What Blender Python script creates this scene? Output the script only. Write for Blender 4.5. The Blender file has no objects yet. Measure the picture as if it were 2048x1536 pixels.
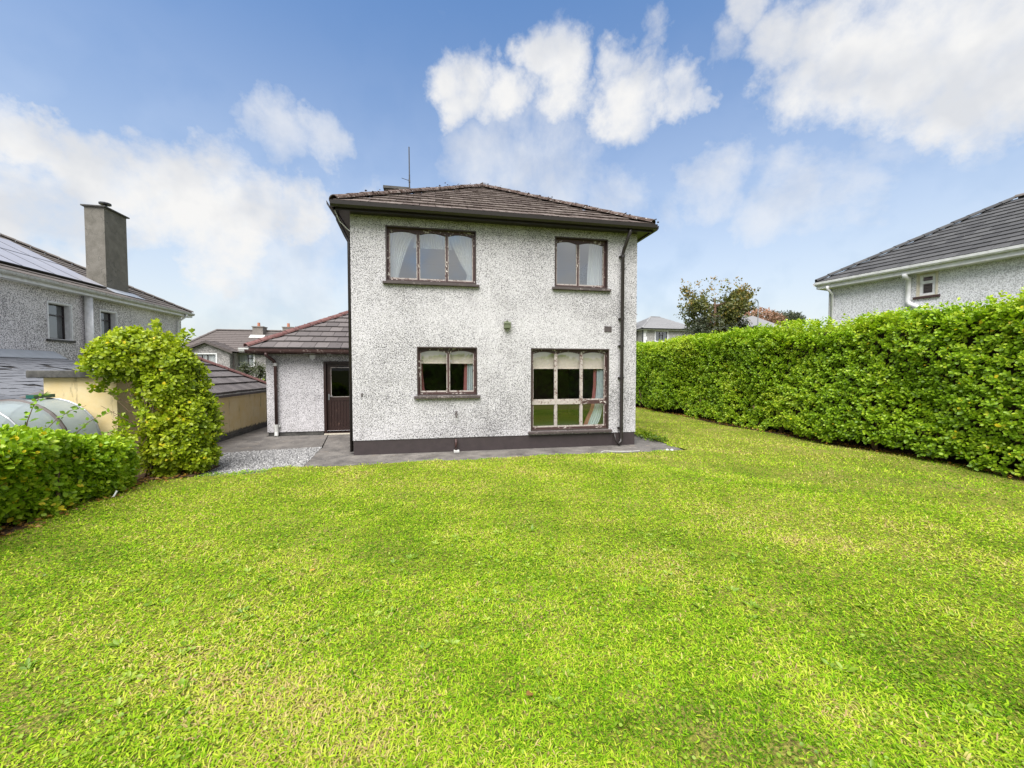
import bpy, math, random
import numpy as np
from mathutils import Vector, Matrix

R = math.radians
rng = np.random.default_rng(7)
random.seed(7)
scene = bpy.context.scene
COL = scene.collection

# ------------------------------------------------------------------ camera
cam_data = bpy.data.cameras.new("camera")
cam_data.sensor_width = 36.0
cam_data.lens = 36.0 * 797.48 / 2048.0
cam_data.clip_start = 0.05
cam_data.clip_end = 3000
cam = bpy.data.objects.new("camera", cam_data)
cam.location = (1.6758, -8.7671, 1.78)
cam.rotation_euler = (R(90 - 1.98), 0, R(-11.03))
COL.objects.link(cam)
scene.camera = cam
CAM = np.array(cam.location)

# ------------------------------------------------------------------ light
SUN_EL, SUN_AZ = 58.0, 204.0      # azimuth clockwise from +y: behind the camera, a little to its left
SKY_STRENGTH = 0.050
EXPOSURE = 1.45
SUN_STRENGTH = 3.1
scene.view_settings.view_transform = 'Standard'
scene.view_settings.look = 'None'
scene.view_settings.exposure = EXPOSURE
scene.view_settings.gamma = 1.0
scene.view_settings.use_curve_mapping = False
scene.render.engine = 'CYCLES'
scene.cycles.use_denoising = True
scene.cycles.denoiser = 'OPENIMAGEDENOISE'
scene.cycles.max_bounces = 8
scene.cycles.diffuse_bounces = 4
scene.cycles.glossy_bounces = 3
scene.cycles.transmission_bounces = 4
scene.cycles.transparent_max_bounces = 12
scene.cycles.sample_clamp_indirect = 6.0

sun_d = bpy.data.lights.new("sun", 'SUN')
sun_d.energy = SUN_STRENGTH
sun_d.angle = R(55)               # veiled by cloud: very soft shadows
sun_d.color = (1.0, 0.975, 0.945)
sun = bpy.data.objects.new("sun", sun_d)
sd = Vector((math.sin(R(SUN_AZ)) * math.cos(R(SUN_EL)), math.cos(R(SUN_AZ)) * math.cos(R(SUN_EL)), math.sin(R(SUN_EL))))
sun.rotation_euler = (-sd).to_track_quat('-Z', 'Y').to_euler()
sun.location = sd * 60
COL.objects.link(sun)

# cloud puffs as (direction x, y, z, cosine of angular radius, weight)
CLOUDS=[(-0.6043, 0.7092, 0.363, 0.99873, 1), (-0.587, 0.7305, 0.3491, 0.99852, 1), (-0.5385, 0.7855, 0.3049, 0.99674, 1), (-0.6032, 0.7684, 0.2138, 0.9927, 1), (-0.4642, 0.8197, 0.3355, 0.99707, 1), (-0.3656, 0.8673, 0.3378, 0.99453, 0.95), (-0.4352, 0.8658, 0.2472, 0.98983, 1), (-0.28, 0.905, 0.3202, 0.99642, 0.85), (-0.2872, 0.8504, 0.4408, 0.99871, 0.62), (-0.2194, 0.865, 0.4513, 0.99924, 0.6), (-0.3286, 0.8257, 0.4585, 0.99973, 0.5), (0.0644, 0.8242, 0.5627, 0.99787, 0.95), (0.1451, 0.8191, 0.555, 0.99824, 0.9), (0.2258, 0.7708, 0.5956, 0.99777, 1), (0.2539, 0.794, 0.5524, 0.99812, 0.85), (0.341, 0.7375, 0.583, 0.99874, 0.85), (0.389, 0.6931, 0.6068, 0.99932, 0.75), (0.3817, 0.7549, 0.5334, 0.99669, 1), (0.455, 0.7149, 0.531, 0.9983, 0.95), (0.4983, 0.6995, 0.5123, 0.99972, 0.7), (0.5822, 0.5989, 0.5498, 0.99745, 1), (0.6619, 0.5528, 0.5063, 0.9941, 1.05), (0.7244, 0.4847, 0.4903, 0.9922, 1.1), (0.7891, 0.437, 0.4318, 0.99317, 1.1), (0.6947, 0.5536, 0.4593, 0.99787, 0.9), (0.5032, 0.6459, 0.5741, 0.99864, 0.75), (0.5184, 0.5952, 0.614, 0.99862, 0.8), (0.582, 0.5619, 0.5878, 0.99922, 0.8), (0.2537, 0.8634, 0.4362, 0.98928, 0.62), (0.1441, 0.8766, 0.4591, 0.9959, 0.55), (0.3658, 0.8497, 0.3798, 0.9952, 0.6), (0.5637, 0.7385, 0.37, 0.9971, 0.68), (0.6621, 0.684, 0.3061, 0.99579, 0.66), (0.5148, 0.793, 0.3256, 0.99719, 0.55), (0.7457, 0.5655, 0.3523, 0.99717, 0.5), (0.808, 0.5006, 0.3106, 0.99766, 0.5), (0.7427, 0.6034, 0.2906, 0.99141, 0.55), (0.8225, 0.4626, 0.3309, 0.99791, 0.5), (-0.27, 0.94, 0.20, 0.985, 0.7), (-0.40, 0.90, 0.16, 0.985, 0.7), (-0.17, 0.96, 0.24, 0.99, 0.6)]


class NT:
    """small helper round a node tree"""
    def __init__(self, tree):
        self.t = tree; self.n = tree.nodes; self.l = tree.links
    def node(self, typ, **kw):
        nd = self.n.new(typ)
        for k, v in kw.items():
            if k == 'op': nd.operation = v
            else: setattr(nd, k, v)
        return nd
    def put(self, nd, **ins):
        pass
    def set(self, sock, v):
        if isinstance(v, bpy.types.NodeSocket): self.l.new(v, sock)
        elif v is not None: sock.default_value = v
    def math(self, op, a, b=None, c=None, clamp=False):
        nd = self.n.new('ShaderNodeMath'); nd.operation = op; nd.use_clamp = clamp
        self.set(nd.inputs[0], a); self.set(nd.inputs[1], b)
        if c is not None: self.set(nd.inputs[2], c)
        return nd.outputs[0]
    def vmath(self, op, a, b=None, out=0):
        nd = self.n.new('ShaderNodeVectorMath'); nd.operation = op
        self.set(nd.inputs[0], a)
        if b is not None: self.set(nd.inputs[1], b)
        return nd.outputs[out]
    def scale(self, a, s):
        nd = self.n.new('ShaderNodeVectorMath'); nd.operation = 'SCALE'
        self.set(nd.inputs[0], a); self.set(nd.inputs['Scale'], s)
        return nd.outputs[0]
    def maprange(self, v, a, b, c=0.0, d=1.0, smooth=False):
        nd = self.n.new('ShaderNodeMapRange'); nd.clamp = True
        if smooth: nd.interpolation_type = 'SMOOTHSTEP'
        self.set(nd.inputs[0], v)
        for i, x in enumerate((a, b, c, d)): self.set(nd.inputs[1 + i], x)
        return nd.outputs[0]
    def noise(self, vec, scale, detail=3.0, rough=0.5, dist=0.0, out='Fac'):
        nd = self.n.new('ShaderNodeTexNoise')
        if vec is not None: self.l.new(vec, nd.inputs['Vector'])
        nd.inputs['Scale'].default_value = scale; nd.inputs['Detail'].default_value = detail
        nd.inputs['Roughness'].default_value = rough; nd.inputs['Distortion'].default_value = dist
        return nd.outputs[out]
    def voronoi(self, vec, scale, feature='F1', out='Distance'):
        nd = self.n.new('ShaderNodeTexVoronoi'); nd.feature = feature
        if vec is not None: self.l.new(vec, nd.inputs['Vector'])
        nd.inputs['Scale'].default_value = scale
        return nd.outputs[out]
    def ramp(self, fac, stops, interp='LINEAR'):
        nd = self.n.new('ShaderNodeValToRGB'); cr = nd.color_ramp; cr.interpolation = interp
        while len(cr.elements) < len(stops): cr.elements.new(0.5)
        for e, (p, c) in zip(cr.elements, stops):
            e.position = p; e.color = (c[0], c[1], c[2], 1) if not isinstance(c, (int, float)) else (c, c, c, 1)
        self.set(nd.inputs[0], fac)
        return nd.outputs[0]
    def mix(self, fac, a, b, mode='MIX'):
        nd = self.n.new('ShaderNodeMix'); nd.data_type = 'RGBA'; nd.blend_type = mode
        self.set(nd.inputs[0], fac)
        for s, v in ((nd.inputs[6], a), (nd.inputs[7], b)):
            if isinstance(v, tuple) and len(v) == 3: v = (*v, 1)
            self.set(s, v)
        return nd.outputs[2]
    def pos(self):
        return self.n.new('ShaderNodeNewGeometry').outputs['Position']
    def xyz(self, v):
        nd = self.n.new('ShaderNodeSeparateXYZ'); self.l.new(v, nd.inputs[0]); return nd.outputs
    def bump(self, height, strength=0.5, dist=0.01):
        nd = self.n.new('ShaderNodeBump'); nd.inputs['Strength'].default_value = strength
        nd.inputs['Distance'].default_value = dist; self.l.new(height, nd.inputs['Height'])
        return nd.outputs[0]


def build_world():
    w = bpy.data.worlds.new("World"); scene.world = w; w.use_nodes = True
    t = NT(w.node_tree); t.n.clear()
    out = t.node('ShaderNodeOutputWorld'); bg = t.node('ShaderNodeBackground')
    sky = t.node('ShaderNodeTexSky'); sky.sky_type = 'NISHITA'; sky.sun_disc = False
    sky.sun_elevation = R(SUN_EL); sky.sun_rotation = R(SUN_AZ)
    sky.air_density = 1.35; sky.dust_density = 1.2; sky.ozone_density = 2.2; sky.altitude = 30
    d = t.node('ShaderNodeTexCoord').outputs['Generated']
    d = t.vmath('NORMALIZE', d)
    z = t.xyz(d)[2]; y = t.xyz(d)[1]
    # warp the direction a little so that puffs are ragged
    wn = t.noise(d, 5.0, 6.0, 0.6, 0.0, 'Color')
    wv = t.scale(t.vmath('SUBTRACT', wn, (0.5, 0.5, 0.5)), 0.16)
    wn2 = t.noise(d, 16.0, 5.0, 0.65, 0.0, 'Color')
    wv = t.vmath('ADD', wv, t.scale(t.vmath('SUBTRACT', wn2, (0.5, 0.5, 0.5)), 0.07))
    dw = t.vmath('NORMALIZE', t.vmath('ADD', d, wv))
    field = None; soft = None
    for (cx, cy, cz, c, wt) in CLOUDS:
        dp = t.vmath('DOT_PRODUCT', dw, (cx, cy, cz), out=1)
        if wt > 0.7:
            v = t.maprange(dp, 1 - (1 - c) * 2.0, 1 - (1 - c) * 0.15, 0.0, wt)
            field = v if field is None else t.math('MAXIMUM', field, v)
        else:
            v = t.maprange(dp, 1 - (1 - c) * 2.6, 1.0, 0.0, wt * 1.25)
            soft = v if soft is None else t.math('MAXIMUM', soft, v)
    # cloud cover over the rest of the sky (behind and above the photographer)
    gn = t.noise(d, 2.2, 4.0, 0.5)
    away = t.maprange(t.math('ADD', y, t.math('MULTIPLY', z, -0.75)), 0.22, -0.15)
    gen = t.math('MULTIPLY', t.maprange(gn, 0.28, 0.46, 0.35, 1.0), away)
    field = t.math('MAXIMUM', field, gen)
    n1 = t.noise(d, 8.0, 10.0, 0.60, 0.1)
    ns_ = t.noise(d, 3.2, 8.0, 0.62, 0.3)
    f = t.math('ADD', field, t.math('MULTIPLY', t.math('SUBTRACT', n1, 0.5), 1.5))
    alpha = t.maprange(f, 0.28, 1.14, 0.0, 1.0, True)
    fs_ = t.math('ADD', soft, t.math('MULTIPLY', t.math('SUBTRACT', ns_, 0.5), 1.5))
    fs_ = t.math('ADD', fs_, t.math('MULTIPLY', t.math('SUBTRACT', n1, 0.5), 0.5))
    alpha = t.math('MAXIMUM', alpha, t.maprange(fs_, 0.10, 1.0, 0.0, 0.75, True))
    # thin veil towards the horizon
    veil = t.math('MULTIPLY', t.math('POWER', t.maprange(z, 0.0, 0.70, 1.0, 0.0), 1.4), 0.9)
    alpha = t.math('MAXIMUM', alpha, veil)
    m1 = t.noise(d, 4.5, 5.0, 0.5); m2 = t.noise(t.vmath('ADD', d, (-0.015, -0.01, 0.045)), 4.5, 5.0, 0.5)
    relief = t.math('SUBTRACT', m1, m2)
    lit = t.math('ADD', t.maprange(relief, -0.09, 0.09, 0.82, 1.04), t.maprange(f, 0.8, 1.5, 0.04, -0.08))
    cloud = t.scale(t.mix(t.maprange(lit, 0.75, 1.0), (0.72, 0.75, 0.81), (0.99, 0.985, 0.975)), 6.9)
    blue = t.mix(1.0, sky.outputs[0], (0.90, 1.15, 1.40), 'MULTIPLY')
    t.l.new(t.mix(alpha, blue, cloud), bg.inputs[0])
    bg.inputs[1].default_value = SKY_STRENGTH
    t.l.new(bg.outputs[0], out.inputs[0])
    w.cycles.sampling_method = 'MANUAL'; w.cycles.sample_map_resolution = 512
build_world()

# ------------------------------------------------------------------ materials
MATS = {}
def material(name, color=None, rough=0.7, bump=None, metallic=0.0, spec=0.5, fn=None):
    """fn(t) -> dict(color=, rough=, normal=) sockets"""
    m = bpy.data.materials.new(name); m.use_nodes = True
    t = NT(m.node_tree); b = t.n['Principled BSDF']
    b.inputs['Roughness'].default_value = rough; b.inputs['Metallic'].default_value = metallic
    b.inputs['Specular IOR Level'].default_value = spec
    if color is not None: b.inputs['Base Color'].default_value = (*color, 1)
    if fn:
        r = fn(t)
        if 'color' in r: t.set(b.inputs['Base Color'], r['color'])
        if 'rough' in r: t.set(b.inputs['Roughness'], r['rough'])
        if 'normal' in r: t.set(b.inputs['Normal'], r['normal'])
    MATS[name] = m
    return m

def grime(t, p, base, amount=0.35, scale=1.2, dark=(0.35, 0.33, 0.30)):
    n = t.noise(p, scale, 6, 0.65)
    return t.mix(t.math('MULTIPLY', t.maprange(n, 0.42, 0.72), amount), base, dark, 'MULTIPLY')

def pebble(name, white=0.80, dark=0.13, warm=(1, 1, 1), scale=34, cover=0.44, algae=None, patches=0.3, stain=None):
    def fn(t):
        p = t.pos()
        a = t.noise(p, scale, 2.5, 0.65)
        v = t.voronoi(p, scale * 1.6, out='Color')
        vv = t.xyz(v)[0]
        s = t.math('ADD', t.math('MULTIPLY', a, 0.75), t.math('MULTIPLY', vv, 0.25))
        big = t.noise(p, 0.55, 5, 0.6)
        s2 = t.math('ADD', s, t.math('MULTIPLY', t.math('SUBTRACT', big, 0.5), -0.22 * (1 + patches)))
        w = [white * x for x in warm]; dk = [dark * x for x in warm]
        mid = [(white * 0.55) * x for x in warm]
        c = t.ramp(s2, [(cover - 0.10, dk), (cover - 0.015, mid), (cover + 0.06, w), (0.85, [min(0.86, x * 1.05) for x in w])])
        st = t.noise(p, 1.7, 6, 0.7)
        c = t.mix(t.math('MULTIPLY', t.maprange(st, 0.5, 0.75), patches), c, (0.45, 0.44, 0.42), 'MULTIPLY')
        sk = t.noise(t.vmath('MULTIPLY', p, (5.0, 5.0, 0.30)), 1.6, 6, 0.65)
        c = t.mix(t.maprange(sk, 0.54, 0.80, 0, 0.32), c, (0.48, 0.46, 0.42), 'MULTIPLY')
        if algae:
            z = t.xyz(p)[2]
            k = t.math('ADD', t.maprange(z, algae - 0.30, algae), t.math('MULTIPLY', t.math('SUBTRACT', t.noise(p, 4.5, 5, 0.65), 0.5), 1.0))
            c = t.mix(t.maprange(k, 0.40, 1.2, 0, 0.75), c, (0.32, 0.34, 0.20), 'MULTIPLY')
        return dict(color=c, normal=t.bump(s, 0.7, 0.012), rough=0.9)
    return material(name, fn=fn, spec=0.2)

pebble('pebble_main', 0.555, 0.095, (1.0, 0.97, 1.0), scale=52, cover=0.462, algae=5.0, patches=0.42)
pebble('pebble_annex', 0.58, 0.095, (1.0, 0.97, 1.0), scale=52, cover=0.462, patches=0.42, algae=2.3)
pebble('pebble_left', 0.76, 0.17, (1, 0.96, 0.97), scale=28, cover=0.465, patches=0.22)
pebble('pebble_right', 0.72, 0.42, (0.98, 0.985, 1.02), scale=30, cover=0.44, patches=0.08)
pebble('pebble_far', 0.34, 0.20, (1, 0.95, 0.93), scale=9, cover=0.5, patches=0.3)
pebble('pebble_far_grey', 0.40, 0.28, (1, 0.97, 0.94), scale=9, cover=0.5, patches=0.2)

def painted(name, color, peel=0.0, peelcol=(0.62, 0.58, 0.55), rough=0.5):
    def fn(t):
        p = t.pos()
        c = t.mix(t.maprange(t.noise(p, 7, 4, 0.6), 0.35, 0.7, 0, 0.6), color, tuple(x * 0.6 for x in color))
        n = t.noise(p, 19, 6, 0.72)
        if peel:
            k = t.maprange(t.math('ADD', n, t.math('MULTIPLY', t.math('SUBTRACT', t.noise(p, 3.0, 2), 0.5), 0.35)), 0.62 - peel * 0.3, 0.66 - peel * 0.3)
            c = t.mix(k, c, peelcol)
        return dict(color=c, normal=t.bump(n, 0.25, 0.004), rough=rough)
    return material(name, fn=fn)
painted('brown_paint', (0.046, 0.030, 0.026), 0.0)
painted('brown_peel', (0.060, 0.028, 0.026), 0.10, (0.55, 0.50, 0.46))
painted('pale_peel', (0.42, 0.375, 0.345), 0.28, (0.12, 0.072, 0.062))
painted('brown_gutter', (0.020, 0.015, 0.014), 0.0, rough=0.4)
painted('red_brown', (0.052, 0.024, 0.021), 0.05, (0.25, 0.20, 0.18))
painted('plinth_brown', (0.040, 0.029, 0.030), 0.0, (0.10, 0.08, 0.075), rough=0.6)
painted('sill_brown', (0.062, 0.047, 0.044), 0.05, (0.2, 0.17, 0.16), rough=0.7)
painted('white_paint', (0.76, 0.76, 0.77), 0.0, rough=0.35)
painted('white_dirty', (0.52, 0.52, 0.50), 0.22, (0.30, 0.28, 0.26), rough=0.5)
painted('cream_surround', (0.62, 0.57, 0.46), 0.05, (0.4, 0.37, 0.3))
painted('dark_frame', (0.030, 0.020, 0.022), 0.0, rough=0.3)
painted('door_brown', (0.024, 0.009, 0.007), 0.03, (0.07, 0.04, 0.03), rough=0.45)

def tile_mat(name, c1, c2, moss=0.0, mosscol=(0.05, 0.055, 0.025), lichen=0.0, lcol=(0.5, 0.5, 0.46)):
    def fn(t):
        p = t.pos()
        rnd = t.n.new('ShaderNodeObjectInfo').outputs['Random']
        c = t.mix(t.math('ADD', t.math('MULTIPLY', rnd, 0.75), t.math('MULTIPLY', t.noise(p, 9, 5, 0.65), 0.35)), c1, c2)
        if moss:
            n = t.noise(p, 11, 7, 0.72)
            c = t.mix(t.maprange(n, 0.62 - moss * 0.22, 0.70 - moss * 0.18), c, mosscol)
        if lichen:
            n2 = t.noise(p, 17, 5, 0.7)
            c = t.mix(t.maprange(n2, 0.70 - lichen * 0.15, 0.76 - lichen * 0.15), c, lcol)
        return dict(color=c, normal=t.bump(t.noise(p, 60, 4, 0.7), 0.5, 0.006), rough=0.85)
    return material(name, fn=fn, spec=0.25)
tile_mat('tile_main', (0.074, 0.055, 0.048), (0.165, 0.137, 0.122), 0.48, (0.034, 0.019, 0.015), 0.36, (0.27, 0.24, 0.21))
tile_mat('hip_main', (0.065, 0.046, 0.040), (0.14, 0.105, 0.092), 0.75, (0.045, 0.026, 0.018), 0.75, (0.38, 0.36, 0.34))
tile_mat('tile_annex', (0.075, 0.066, 0.066), (0.135, 0.120, 0.118), 0.12, (0.05, 0.045, 0.035), 0.1)
tile_mat('hip_red', (0.095, 0.042, 0.040), (0.16, 0.082, 0.075), 0.35, (0.055, 0.026, 0.025), 0.35, (0.25, 0.20, 0.19))
tile_mat('tile_left', (0.095, 0.082, 0.075), (0.17, 0.15, 0.138), 0.25, (0.07, 0.06, 0.045), 0.25)
tile_mat('tile_right', (0.040, 0.040, 0.043), (0.078, 0.078, 0.080), 0.1, (0.05, 0.05, 0.04), 0.12)
tile_mat('tile_far', (0.085, 0.072, 0.068), (0.14, 0.120, 0.113), 0.2, (0.09, 0.07, 0.06), 0.1)
tile_mat('slate_far', (0.15, 0.15, 0.155), (0.23, 0.23, 0.235), 0.1, (0.16, 0.16, 0.16), 0.1)
tile_mat('slate', (0.075, 0.080, 0.092), (0.15, 0.155, 0.17), 0.12, (0.07, 0.07, 0.075), 0.2, (0.34, 0.34, 0.34))
material('deck_dark', (0.030, 0.026, 0.024), 0.9)

def concrete_fn(c1, c2, sc=2.2, spots=0.0):
    def fn(t):
        p = t.pos()
        n = t.noise(p, sc, 8, 0.68)
        f = t.noise(p, 45, 4, 0.7)
        c = t.mix(t.maprange(n, 0.30, 0.72), c1, c2)
        c = t.mix(t.maprange(f, 0.35, 0.75, 0, 0.45), c, tuple(x * 0.5 for x in c1))
        if spots:
            s = t.noise(p, 26, 3, 0.5)
            c = t.mix(t.maprange(s, 0.70, 0.73, 0, spots), c, (0.55, 0.52, 0.47))
            rs = t.noise(p, 3.3, 5, 0.6)
            c = t.mix(t.maprange(rs, 0.60, 0.75, 0, 0.55), c, (0.24, 0.19, 0.14))
        cr = t.math('ABSOLUTE', t.math('SUBTRACT', t.noise(p, 1.3, 3, 0.5), 0.5))
        c = t.mix(t.maprange(cr, 0.0, 0.006, 0.7, 0.0), c, (0.04, 0.04, 0.038))
        return dict(color=c, normal=t.bump(f, 0.4, 0.008), rough=t.maprange(n, 0.3, 0.7, 0.6, 0.9))
    return fn
material('path_concrete', fn=concrete_fn((0.055, 0.050, 0.048), (0.225, 0.205, 0.185), spots=0.8), spec=0.3)
material('coping', fn=concrete_fn((0.035, 0.034, 0.033), (0.13, 0.125, 0.115), 5), spec=0.2)
material('chimney_render', fn=concrete_fn((0.115, 0.106, 0.088), (0.22, 0.205, 0.18), 2.6), spec=0.2)
material('chimney_far', fn=concrete_fn((0.17, 0.15, 0.135), (0.27, 0.24, 0.22), 1.6), spec=0.2)

def yellow_fn(t):
    p = t.pos(); z = t.xyz(p)[2]
    n = t.noise(p, 2.6, 7, 0.68)
    c = t.mix(t.maprange(n, 0.3, 0.75), (0.62, 0.47, 0.22), (0.68, 0.58, 0.37))
    st = t.vmath('MULTIPLY', p, (3.0, 3.0, 0.55))
    s = t.noise(st, 2.4, 7, 0.7)
    c = t.mix(t.maprange(s, 0.60, 0.70, 0, 0.75), c, (0.20, 0.165, 0.105))
    # bare cement and splashback soot at the foot
    e = t.math('ADD', t.maprange(z, 0.02, 0.30, 1.0, 0.0), t.math('MULTIPLY', t.math('SUBTRACT', t.noise(p, 6, 6, 0.7), 0.5), 0.9))
    c = t.mix(t.maprange(e, 0.45, 0.60), c, (0.13, 0.125, 0.105))
    b = t.noise(p, 1.7, 3, 0.5)
    c = t.mix(t.maprange(b, 0.69, 0.705), c, (0.34, 0.31, 0.26))
    return dict(color=c, normal=t.bump(t.noise(p, 30, 5, 0.6), 0.35, 0.008), rough=0.9)
material('yellow_render', fn=yellow_fn, spec=0.2)

def ground_fn(t):
    p = t.pos()
    c = t.mix(t.maprange(t.noise(p, 0.35, 6, 0.6), 0.3, 0.7), (0.075, 0.105, 0.025), (0.13, 0.14, 0.045))
    c = t.mix(t.maprange(t.noise(p, 40, 3, 0.7), 0.4, 0.7, 0, 0.5), c, (0.05, 0.05, 0.02))
    return dict(color=c, normal=t.bump(t.noise(p, 50, 4, 0.7), 0.6, 0.03))
material('rough_ground', fn=ground_fn, spec=0.1, rough=0.95)

def lawn_fn(t):
    p = t.pos()
    patch = t.noise(p, 0.9, 6, 0.62)
    c = t.ramp(patch, [(0.30, (0.15, 0.21, 0.012)), (0.50, (0.24, 0.27, 0.03)), (0.66, (0.33, 0.30, 0.075))])
    f = t.noise(p, 55, 4, 0.75)
    c = t.mix(t.maprange(f, 0.36, 0.60, 0.0, 0.9), c, (0.060, 0.050, 0.018))
    return dict(color=c, normal=t.bump(f, 0.8, 0.02))
material('lawn_soil', fn=lawn_fn, spec=0.1, rough=0.95)

def soil_fn(t):
    p = t.pos()
    c = t.mix(t.noise(p, 14, 6, 0.7), (0.035, 0.022, 0.014), (0.13, 0.085, 0.05))
    return dict(color=c, normal=t.bump(t.noise(p, 40, 5, 0.7), 0.8, 0.02))
material('soil', fn=soil_fn, spec=0.1, rough=0.95)

def attr_mat(name, stops, transl=0.3, rough=0.45, spec=0.4, gloss=True, noise_amt=0.0):
    """tint attribute -> ramp; leaf-like with light passing through"""
    m = bpy.data.materials.new(name); m.use_nodes = True
    t = NT(m.node_tree); b = t.n['Principled BSDF']; out = t.n['Material Output']
    a = t.n.new('ShaderNodeAttribute'); a.attribute_name = 'tint'
    c = t.ramp(a.outputs['Fac'], stops)
    t.l.new(c, b.inputs['Base Color'])
    b.inputs['Roughness'].default_value = rough; b.inputs['Specular IOR Level'].default_value = spec
    tr = t.n.new('ShaderNodeBsdfTranslucent')
    t.l.new(t.mix(1.0, c, (1.15, 1.25, 0.6), 'MULTIPLY'), tr.inputs[0])
    ms = t.n.new('ShaderNodeMixShader'); ms.inputs[0].default_value = transl
    t.l.new(b.outputs[0], ms.inputs[1]); t.l.new(tr.outputs[0], ms.inputs[2])
    t.l.new(ms.outputs[0], out.inputs[0])
    MATS[name] = m
    return m
attr_mat('leaf_hedge', [(0.0, (0.038, 0.088, 0.006)), (0.35, (0.108, 0.205, 0.009)), (0.65, (0.205, 0.345, 0.012)), (0.9, (0.325, 0.47, 0.020)), (0.985, (0.40, 0.48, 0.03)), (1.0, (0.66, 0.52, 0.02))])
attr_mat('leaf_bush', [(0.0, (0.045, 0.095, 0.006)), (0.35, (0.125, 0.20, 0.010)), (0.65, (0.245, 0.33, 0.012)), (0.92, (0.38, 0.45, 0.020)), (0.975, (0.42, 0.47, 0.025)), (1.0, (0.66, 0.52, 0.02))])
attr_mat('leaf_tree', [(0.0, (0.024, 0.034, 0.010)), (0.45, (0.065, 0.080, 0.020)), (0.7, (0.13, 0.135, 0.026)), (0.9, (0.24, 0.155, 0.028)), (1.0, (0.32, 0.19, 0.03))], 0.2)
attr_mat('leaf_dark', [(0.0, (0.015, 0.022, 0.012)), (0.6, (0.045, 0.058, 0.030)), (1.0, (0.09, 0.10, 0.05))], 0.15)
attr_mat('leaf_rust', [(0.0, (0.10, 0.075, 0.045)), (0.5, (0.20, 0.115, 0.07)), (1.0, (0.38, 0.20, 0.13))], 0.2)
attr_mat('grass', [(0.0, (0.052, 0.130, 0.005)), (0.3, (0.170, 0.325, 0.010)), (0.55, (0.310, 0.440, 0.020)), (0.78, (0.44, 0.465, 0.060)), (0.90, (0.50, 0.42, 0.17)), (1.0, (0.36, 0.25, 0.12))], 0.30, rough=0.7, spec=0.06)
attr_mat('weed', [(0.0, (0.080, 0.150, 0.012)), (0.5, (0.170, 0.280, 0.018)), (1.0, (0.32, 0.40, 0.05))], 0.3)
attr_mat('dry_leaf', [(0.0, (0.16, 0.075, 0.03)), (0.5, (0.45, 0.25, 0.05)), (1.0, (0.70, 0.52, 0.05))], 0.25)

def bark_fn(t):
    p = t.vmath('MULTIPLY', t.pos(), (1, 1, 0.3))
    n = t.noise(p, 40, 5, 0.7)
    return dict(color=t.mix(n, (0.055, 0.032, 0.020), (0.17, 0.115, 0.078)), normal=t.bump(n, 0.8, 0.01))
material('bark', fn=bark_fn, spec=0.15, rough=0.9)
material('core_dark', (0.035, 0.022, 0.016), 0.9)  # plain dark brown for the added light-blocking cores

def stone_fn(t):
    a = t.n.new('ShaderNodeAttribute'); a.attribute_name = 'tint'
    c = t.ramp(a.outputs['Fac'], [(0.0, (0.10, 0.10, 0.105)), (0.4, (0.28, 0.275, 0.27)), (0.75, (0.48, 0.47, 0.46)), (1.0, (0.70, 0.69, 0.68))])
    return dict(color=c)
material('gravel_stone', fn=stone_fn, rough=0.85, spec=0.3)
material('gravel_bed', fn=concrete_fn((0.20, 0.195, 0.19), (0.34, 0.33, 0.32), 9), rough=0.95)

def glass_mat(name, tint=(0.86, 0.88, 0.87), refl=0.13, rough=0.0):
    m = bpy.data.materials.new(name); m.use_nodes = True
    t = NT(m.node_tree); t.n.remove(t.n['Principled BSDF']); out = t.n['Material Output']
    tr = t.n.new('ShaderNodeBsdfTransparent'); tr.inputs[0].default_value = (*tint, 1)
    gl = t.n.new('ShaderNodeBsdfGlossy'); gl.inputs['Roughness'].default_value = rough
    gl.inputs[0].default_value = (0.95, 0.97, 1, 1)
    lw = t.n.new('ShaderNodeLayerWeight'); lw.inputs[0].default_value = 0.35
    fac = t.math('ADD', t.math('MULTIPLY', t.math('POWER', lw.outputs['Facing'], 3.0), 0.55), refl)
    ms = t.n.new('ShaderNodeMixShader'); t.l.new(fac, ms.inputs[0])
    t.l.new(tr.outputs[0], ms.inputs[1]); t.l.new(gl.outputs[0], ms.inputs[2])
    t.l.new(ms.outputs[0], out.inputs[0])
    MATS[name] = m
    return m
glass_mat('glass', refl=0.17)
glass_mat('glass_upper', refl=0.28)
glass_mat('glass_door', (0.35, 0.35, 0.37), refl=0.02)

def poly_mat():
    m = bpy.data.materials.new('polycarbonate'); m.use_nodes = True
    t = NT(m.node_tree); b = t.n['Principled BSDF']; out = t.n['Material Output']
    c = t.mix(t.noise(t.vmath('MULTIPLY', t.pos(), (1, 0.4, 1)), 5, 5, 0.65), (0.44, 0.50, 0.50), (0.70, 0.76, 0.77))
    t.l.new(c, b.inputs['Base Color']); b.inputs['Roughness'].default_value = 0.18
    tl = t.n.new('ShaderNodeBsdfTranslucent'); t.l.new(c, tl.inputs[0])
    tr = t.n.new('ShaderNodeBsdfTransparent'); tr.inputs[0].default_value = (0.8, 0.86, 0.86, 1)
    m1 = t.n.new('ShaderNodeMixShader'); m1.inputs[0].default_value = 0.4
    t.l.new(b.outputs[0], m1.inputs[1]); t.l.new(tl.outputs[0], m1.inputs[2])
    m2 = t.n.new('ShaderNodeMixShader'); m2.inputs[0].default_value = 0.28
    t.l.new(m1.outputs[0], m2.inputs[1]); t.l.new(tr.outputs[0], m2.inputs[2]); t.l.new(m2.outputs[0], out.inputs[0])
    MATS['polycarbonate'] = m
poly_mat()
material('dim_room', fn=lambda t: dict(color=t.mix(t.noise(t.pos(), 2, 3), (0.07, 0.075, 0.08), (0.13, 0.135, 0.14))), rough=0.9)

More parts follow.
